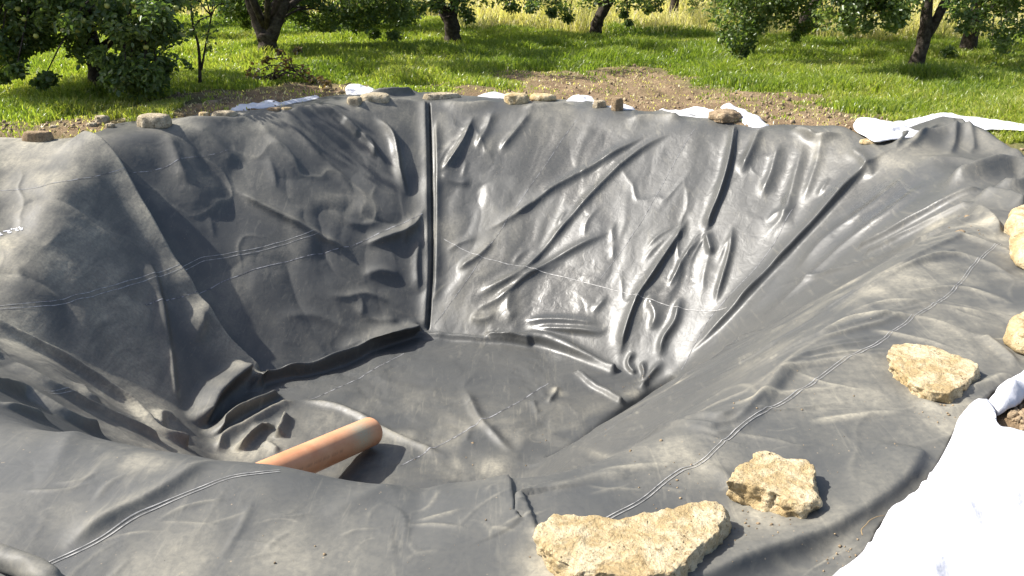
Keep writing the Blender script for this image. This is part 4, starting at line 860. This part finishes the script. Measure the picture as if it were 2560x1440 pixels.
def tree(label, stems, clusters, seed, lsize=.075, dens=1.0, top=None, apples=(), name='apple_tree', mat='leaf', upper=True, group=APPLE_TREES, cat='tree', crown_at=None):
    """stems: list of (points, radii); clusters: list of (center, radius); upper adds the crown above the frame"""
    root = stems[0][0][0]; e = tag(empty(name, tuple(root)), label, cat, group); rs = random.Random(seed); tubes = []
    for P, R in stems:
        Pc = catmull(P, 6); tubes.append(tube(Pc, np.interp(np.linspace(0, 1, len(Pc)), np.linspace(0, 1, len(R)), R), 14, jit=.16, seed=seed))
    # flare at the foot
    C = [np.array(c) for c, r in clusters]; Rr = [r for c, r in clusters]
    ends = [np.array(s[0][-1]) for s in stems]
    if upper:
        cx, cy, cz, rx, rz = crown_at or (root[0]+(ends[0][0]-root[0])*.9, root[1]+(ends[0][1]-root[1])*.5, 2.6, 1.9, 1.25)
        for k in range(int(46*dens)):
            th = rs.uniform(0, 6.283); u = rs.uniform(-1, 1); q = rs.uniform(.45, 1.0); s = math.sqrt(1-u*u)
            p = np.array([cx+rx*q*s*math.cos(th), cy+rx*q*s*math.sin(th), cz+rz*q*u]); C.append(p); Rr.append(rs.uniform(.28, .48))
        for e_ in ends:
            for k in range(5):
                p = C[len(clusters)+rs.randrange(len(C)-len(clusters))]; tubes.append(limb(e_, p, .055, .015, seed*7+k+len(tubes)))
    for k, c in enumerate(C[:len(clusters)]):
        j = min(range(len(ends)), key=lambda q: np.linalg.norm(ends[q]-c)); s = np.array(stems[j][0][-1]); 
        if rs.random() < .6: tubes.append(limb(s if upper else np.array(stems[j][0][len(stems[j][0])//2]), c, .022 if upper else .010, .006, seed*31+k, .18))
    tr = tube_obj('trunk', tubes, M['bark'], e, tuple(root))
    vis = len(clusters); nv = sum(int(900*dens*r*r/.09*.34) for r in Rr[:vis]) if vis else 0
    parts = []; Ts = []
    if vis: V, F4, T = leaves(C[:vis], max(nv, 50), Rr[:vis], lsize, seed); parts.append((V, F4)); Ts.append(T)
    if upper: V, F4, T = leaves(C[vis:], int(9500*dens), Rr[vis:], lsize*1.25, seed+1); parts.append((V, F4)); Ts.append(T)
    V, F4 = cat_meshes(parts); mesh_np('crown', V-np.array(root), F4, M[mat], e, False, {'tint': np.concatenate(Ts)})
    for (x, y, Yd, r) in apples: apple(atY(x, y, Yd), r, 'apple', e)
    return e
def cl(L, Y, jit, seed, scale=1.0):                             # cluster centres from pixels at distance Y
    rs = random.Random(seed); return [(atY(x, y, Y+rs.uniform(-jit, jit)), r*scale) for x, y, r in L]
def fillc(x0, x1, y0, y1, n, r, seed, low=None):
    rs = random.Random(seed); out = []
    for k in range(n):
        x = rs.uniform(x0, x1); yb = y1 if low is None else np.interp(x, [p[0] for p in low], [p[1] for p in low]); y = rs.uniform(y0, 1)*0+y0+(yb-y0)*rs.random(); out.append((x, y, r*rs.uniform(.7, 1.2)))
    return out
A3 = lambda L, Y: [atY(x, y, Y) for x, y in L]
def gfoot(x, y): p = hit(x, y); return p
# near left tree, drooping to the grass
YA = 10.6
lowA = [(-60, 110), (0, 130), (60, 120), (120, 110), (160, 110), (230, 160), (290, 215), (350, 235), (400, 215), (430, 120), (445, 20)]
appA = [(208, 52, 10.1, .036), (185, 38, 10.2, .034), (335, 8, 10.2, .038), (275, 178, 10.2, .030), (365, 118, 10.2, .032), (155, 62, 10.3, .030), (268, 15, 10.2, .033), (45, 22, 10.3, .033), (440, 20, 10.3, .032), (90, 90, 10.2, .03), (60, 48, 10.2, .028), (250, 60, 10.4, .026)]
tree('dense apple tree drooping to the grass at the left frame edge, with green apples', [(A3([(245, 222), (240, 150), (215, 60), (170, -60), (150, -160)], 11.2), [.11, .10, .09, .08, .06]), (A3([(240, 130), (330, 60), (390, -40)], 11.2), [.06, .05, .04])],
     cl(fillc(-80, 430, -40, 200, 105, .20, 1, lowA)+[(20, 150, .13), (40, 175, .10), (10, 190, .08), (290, 195, .16), (350, 215, .16), (385, 190, .15), (120, 195, .10), (105, 205, .08), (410, 160, .13), (30, 150, .15), (255, 140, .14), (200, 110, .2), (330, 160, .18)], YA, .55, 2), 3, .085, 1.5, apples=appA, crown_at=(-6.5, 11.5, 2.5, 1.8, 1.2))
# sapling
tree('slender young tree with thin twin stems right of the drooping apple tree', [(A3([(500, 212), (497, 120), (482, 60), (470, -60), (460, -140)], 11.6), [.022, .018, .014, .010, .006]), (A3([(503, 175), (515, 110), (528, 40), (540, -60)], 11.6), [.014, .012, .010, .006])],
     cl([(505, 70, .13), (520, 95, .10), (490, 40, .13), (540, 60, .11), (470, 10, .12), (530, 10, .13), (500, -20, .15), (450, -10, .12), (520, 120, .06), (465, 155, .05), (475, 165, .05), (560, 10, .1), (480, 80, .07)], 11.6, .2, 4), 5, .07, .6, name='young_tree', upper=False, group=None)
# forked tree
tree('dark apple tree with a low V shaped fork, right of the slender young tree', [(A3([(672, 152), (668, 110), (668, 82)], 14.6), [.17, .145, .15]), (A3([(662, 95), (640, 40), (622, -20), (600, -110)], 14.6), [.12, .10, .085, .06]), (A3([(675, 95), (695, 45), (712, -10), (730, -110)], 14.6), [.12, .105, .09, .06])],
     cl(fillc(540, 1010, -50, 60, 60, .24, 6, [(540, 20), (620, 40), (720, 30), (780, 70), (860, 60), (940, 75), (1010, 20)])+[(935, 82, .12), (985, 88, .12), (890, 60, .15), (800, 50, .18), (820, 60, .2), (600, 30, .15), (615, 60, .1), (1010, 50, .12)], 15.9, .6, 7), 8, .08, 1.2, crown_at=(-3.4, 14.8, 2.7, 2.6, 1.3))
tree('apple tree with a thick straight trunk standing in the shaded grass', [(A3([(1131, 113), (1130, 70), (1122, 38)], 17.1), [.155, .14, .14]), (A3([(1116, 45), (1095, 10), (1060, -60)], 17.1), [.10, .08, .06]), (A3([(1128, 40), (1142, -10), (1180, -80)], 17.1), [.10, .08, .06])],
     cl([(1165, 30, .13), (1172, 45, .10), (1150, 5, .2), (1100, 0, .25), (1060, -10, .25), (1200, -10, .25), (1260, -5, .25), (1050, 20, .15), (1085, 15, .15), (1310, -10, .25), (1330, 15, .15), (1280, 15, .13)], 16.6, .4, 9), 10, .085, 1.0, crown_at=(-.9, 17, 2.5, 2.4, 1.3))
tree('small apple tree leaning right in front of the straw coloured grass', [(A3([(1487, 88), (1492, 60), (1505, 30), (1530, -10), (1560, -60)], 19.0), [.13, .12, .11, .10, .07]), (A3([(1510, 22), (1480, -20), (1450, -60)], 19.0), [.06, .05, .04])],
     cl([(1410, 25, .22), (1420, 45, .12), (1390, 5, .25), (1470, 0, .25), (1560, 10, .2), (1600, 0, .25), (1570, 55, .08), (1560, 35, .1), (1640, 10, .2), (1350, -5, .25), (1380, 30, .12), (1520, -15, .3), (1620, 20, .12)], 18.6, .4, 11), 12, .085, 1.0, crown_at=(2.2, 19, 2.5, 2.3, 1.25))
tree('leaning apple tree with bright bark and a forked trunk at the right', [(A3([(2278, 186), (2300, 130), (2312, 80), (2318, 20), (2330, -80)], 12.9), [.115, .095, .085, .075, .06]), (A3([(2303, 110), (2335, 60), (2360, 10), (2400, -60)], 12.9), [.07, .065, .06, .05])],
     cl(fillc(2060, 2275, -40, 50, 26, .20, 13, [(2060, 60), (2120, 70), (2170, 60), (2230, 60), (2280, 20)])+[(2300, -25, .2), (2400, 0, .2), (2370, -30, .2)]+[(2120, 65, .12), (2230, 55, .12), (2170, 60, .13), (2250, 30, .15), (2420, 40, .14), (2410, 70, .08)], 12.3, .5, 14), 15, .08, 1.2, apples=[(2405, 25, 12.0, .035), (2180, 40, 12, .03), (2230, 62, 12, .03)], crown_at=(6.4, 12.8, 2.6, 2.1, 1.3))
tree('apple tree mostly hidden by its own low branches at the right frame edge', [(A3([(2418, 134), (2428, 80), (2445, 20), (2460, -80)], 15.6), [.14, .12, .11, .08]), (A3([(2440, 40), (2520, -10), (2580, -60)], 15.6), [.06, .05, .04])],
     cl(fillc(2455, 2640, -40, 90, 30, .19, 16, [(2450, 70), (2500, 120), (2560, 90), (2640, 100)])+[(2400, 10, .18), (2430, -10, .2), (2390, 40, .13), (2485, 150, .09), (2480, 165, .06), (2500, 120, .14), (2370, 128, .09), (2385, 140, .08), (2540, 70, .2)], 14.2, .6, 17), 18, .08, 1.1, crown_at=(8.6, 15.2, 2.6, 2.3, 1.3))
tree('apple tree whose branch hangs low over the lit grass right of centre', [(A3([(1992, 96), (2010, 50), (2040, 0), (2060, -60)], 18.2), [.13, .11, .10, .07])],
     cl(fillc(1790, 2060, -40, 70, 44, .20, 19, [(1780, 30), (1800, 90), (1850, 110), (1900, 60), (1960, 50), (2060, 80)])+[(1840, 120, .11), (1870, 110, .12), (1845, 145, .05), (1810, 90, .12), (1880, 80, .13), (1860, 130, .06), (1900, 60, .14), (2000, 70, .13), (2030, 60, .13), (1990, 90, .09)], 13.6, .4, 20), 21, .075, 1.2, crown_at=(4.2, 15.6, 2.6, 2.6, 1.3))
tree('distant apple tree at the edge of the dry grass, its crown touching the frame top', [(A3([(1680, 52), (1685, 20), (1690, -40)], 22.5), [.13, .11, .10])],
     cl([(1740, 10, .25), (1790, 0, .25), (1730, 28, .12), (1600, -5, .25), (1650, -20, .2)], 22, .4, 22), 23, .09, .8, crown_at=(4.5, 22.5, 2.4, 2.3, 1.3))
tree('apple tree standing behind the drooping tree at the left', [(A3([(368, 72), (362, 40), (355, -10), (350, -60)], 20.4), [.15, .13, .12, .10])],
     cl([(300, 0, .3), (420, -10, .3), (380, 0, .3), (480, 0, .3), (250, 20, .3), (560, 0, .3), (440, 10, .2)], 20, .5, 24), 25, .09, .8, crown_at=(-8, 20.4, 2.5, 2.6, 1.3))
tree('leafy apple tree behind the V shaped fork, its branches almost on the grass', [(A3([(870, 78), (865, 30), (860, -60)], 19.5), [.13, .11, .10])],
     cl(fillc(720, 1030, -40, 60, 34, .28, 26, [(720, 50), (800, 75), (900, 70), (960, 60), (1030, 40)]), 19.2, .8, 27), 28, .09, 1.0, crown_at=(-3.6, 19.6, 2.5, 2.6, 1.3))
# trees farther back, seen only from the side
for k, (x, y) in enumerate([(-12.5, 16), (-13, 25), (-6, 27), (1, 27.5), (9, 27), (13, 20), (15, 29), (-18, 33), (-2, 35), (7, 36)]):
    s = random.Random(k+90); e = tree('distant apple tree beyond the straw coloured grass', [([(x, y, 0), (x+.05, y, .6), (x+s.uniform(-.2, .2), y, 1.3)], [.15, .12, .11])], [], 40+k, .12, .55, crown_at=(x, y, 2.6, 2.2, 1.3), group='apple trees far behind')
# cut brushwood with wilting leaves, dead clump
tree('low pile of cut leafy branches at the foot of the forked tree', [(A3([(640, 205), (690, 180), (760, 160)], 12.2), [.012, .010, .005]), (A3([(600, 222), (680, 200), (730, 175)], 12.0), [.012, .010, .005]), (A3([(780, 205), (740, 180), (720, 140)], 12.2), [.010, .008, .004])],
     cl([(640, 180, .16), (670, 190, .17), (700, 170, .17), (735, 185, .17), (760, 175, .13), (720, 150, .10), (640, 200, .13), (690, 205, .14), (750, 205, .12), (745, 125, .05), (700, 130, .07), (665, 150, .07), (780, 200, .1)], 12.1, .3, 30), 31, .075, .55, name='brushwood_pile', upper=False, group=None, cat='brushwood', mat='leafdead')
tree('small clump of dead brown leaves beside the brushwood pile', [(A3([(815, 218), (812, 205), (818, 192)], 11.6), [.006, .005, .003])],
     cl([(815, 205, .08), (805, 208, .06), (822, 210, .05), (800, 195, .03)], 11.6, .1, 32), 33, .06, 1.2, name='dead_leaf_clump', upper=False, group=None, cat='dead leaves', mat='leafdead')
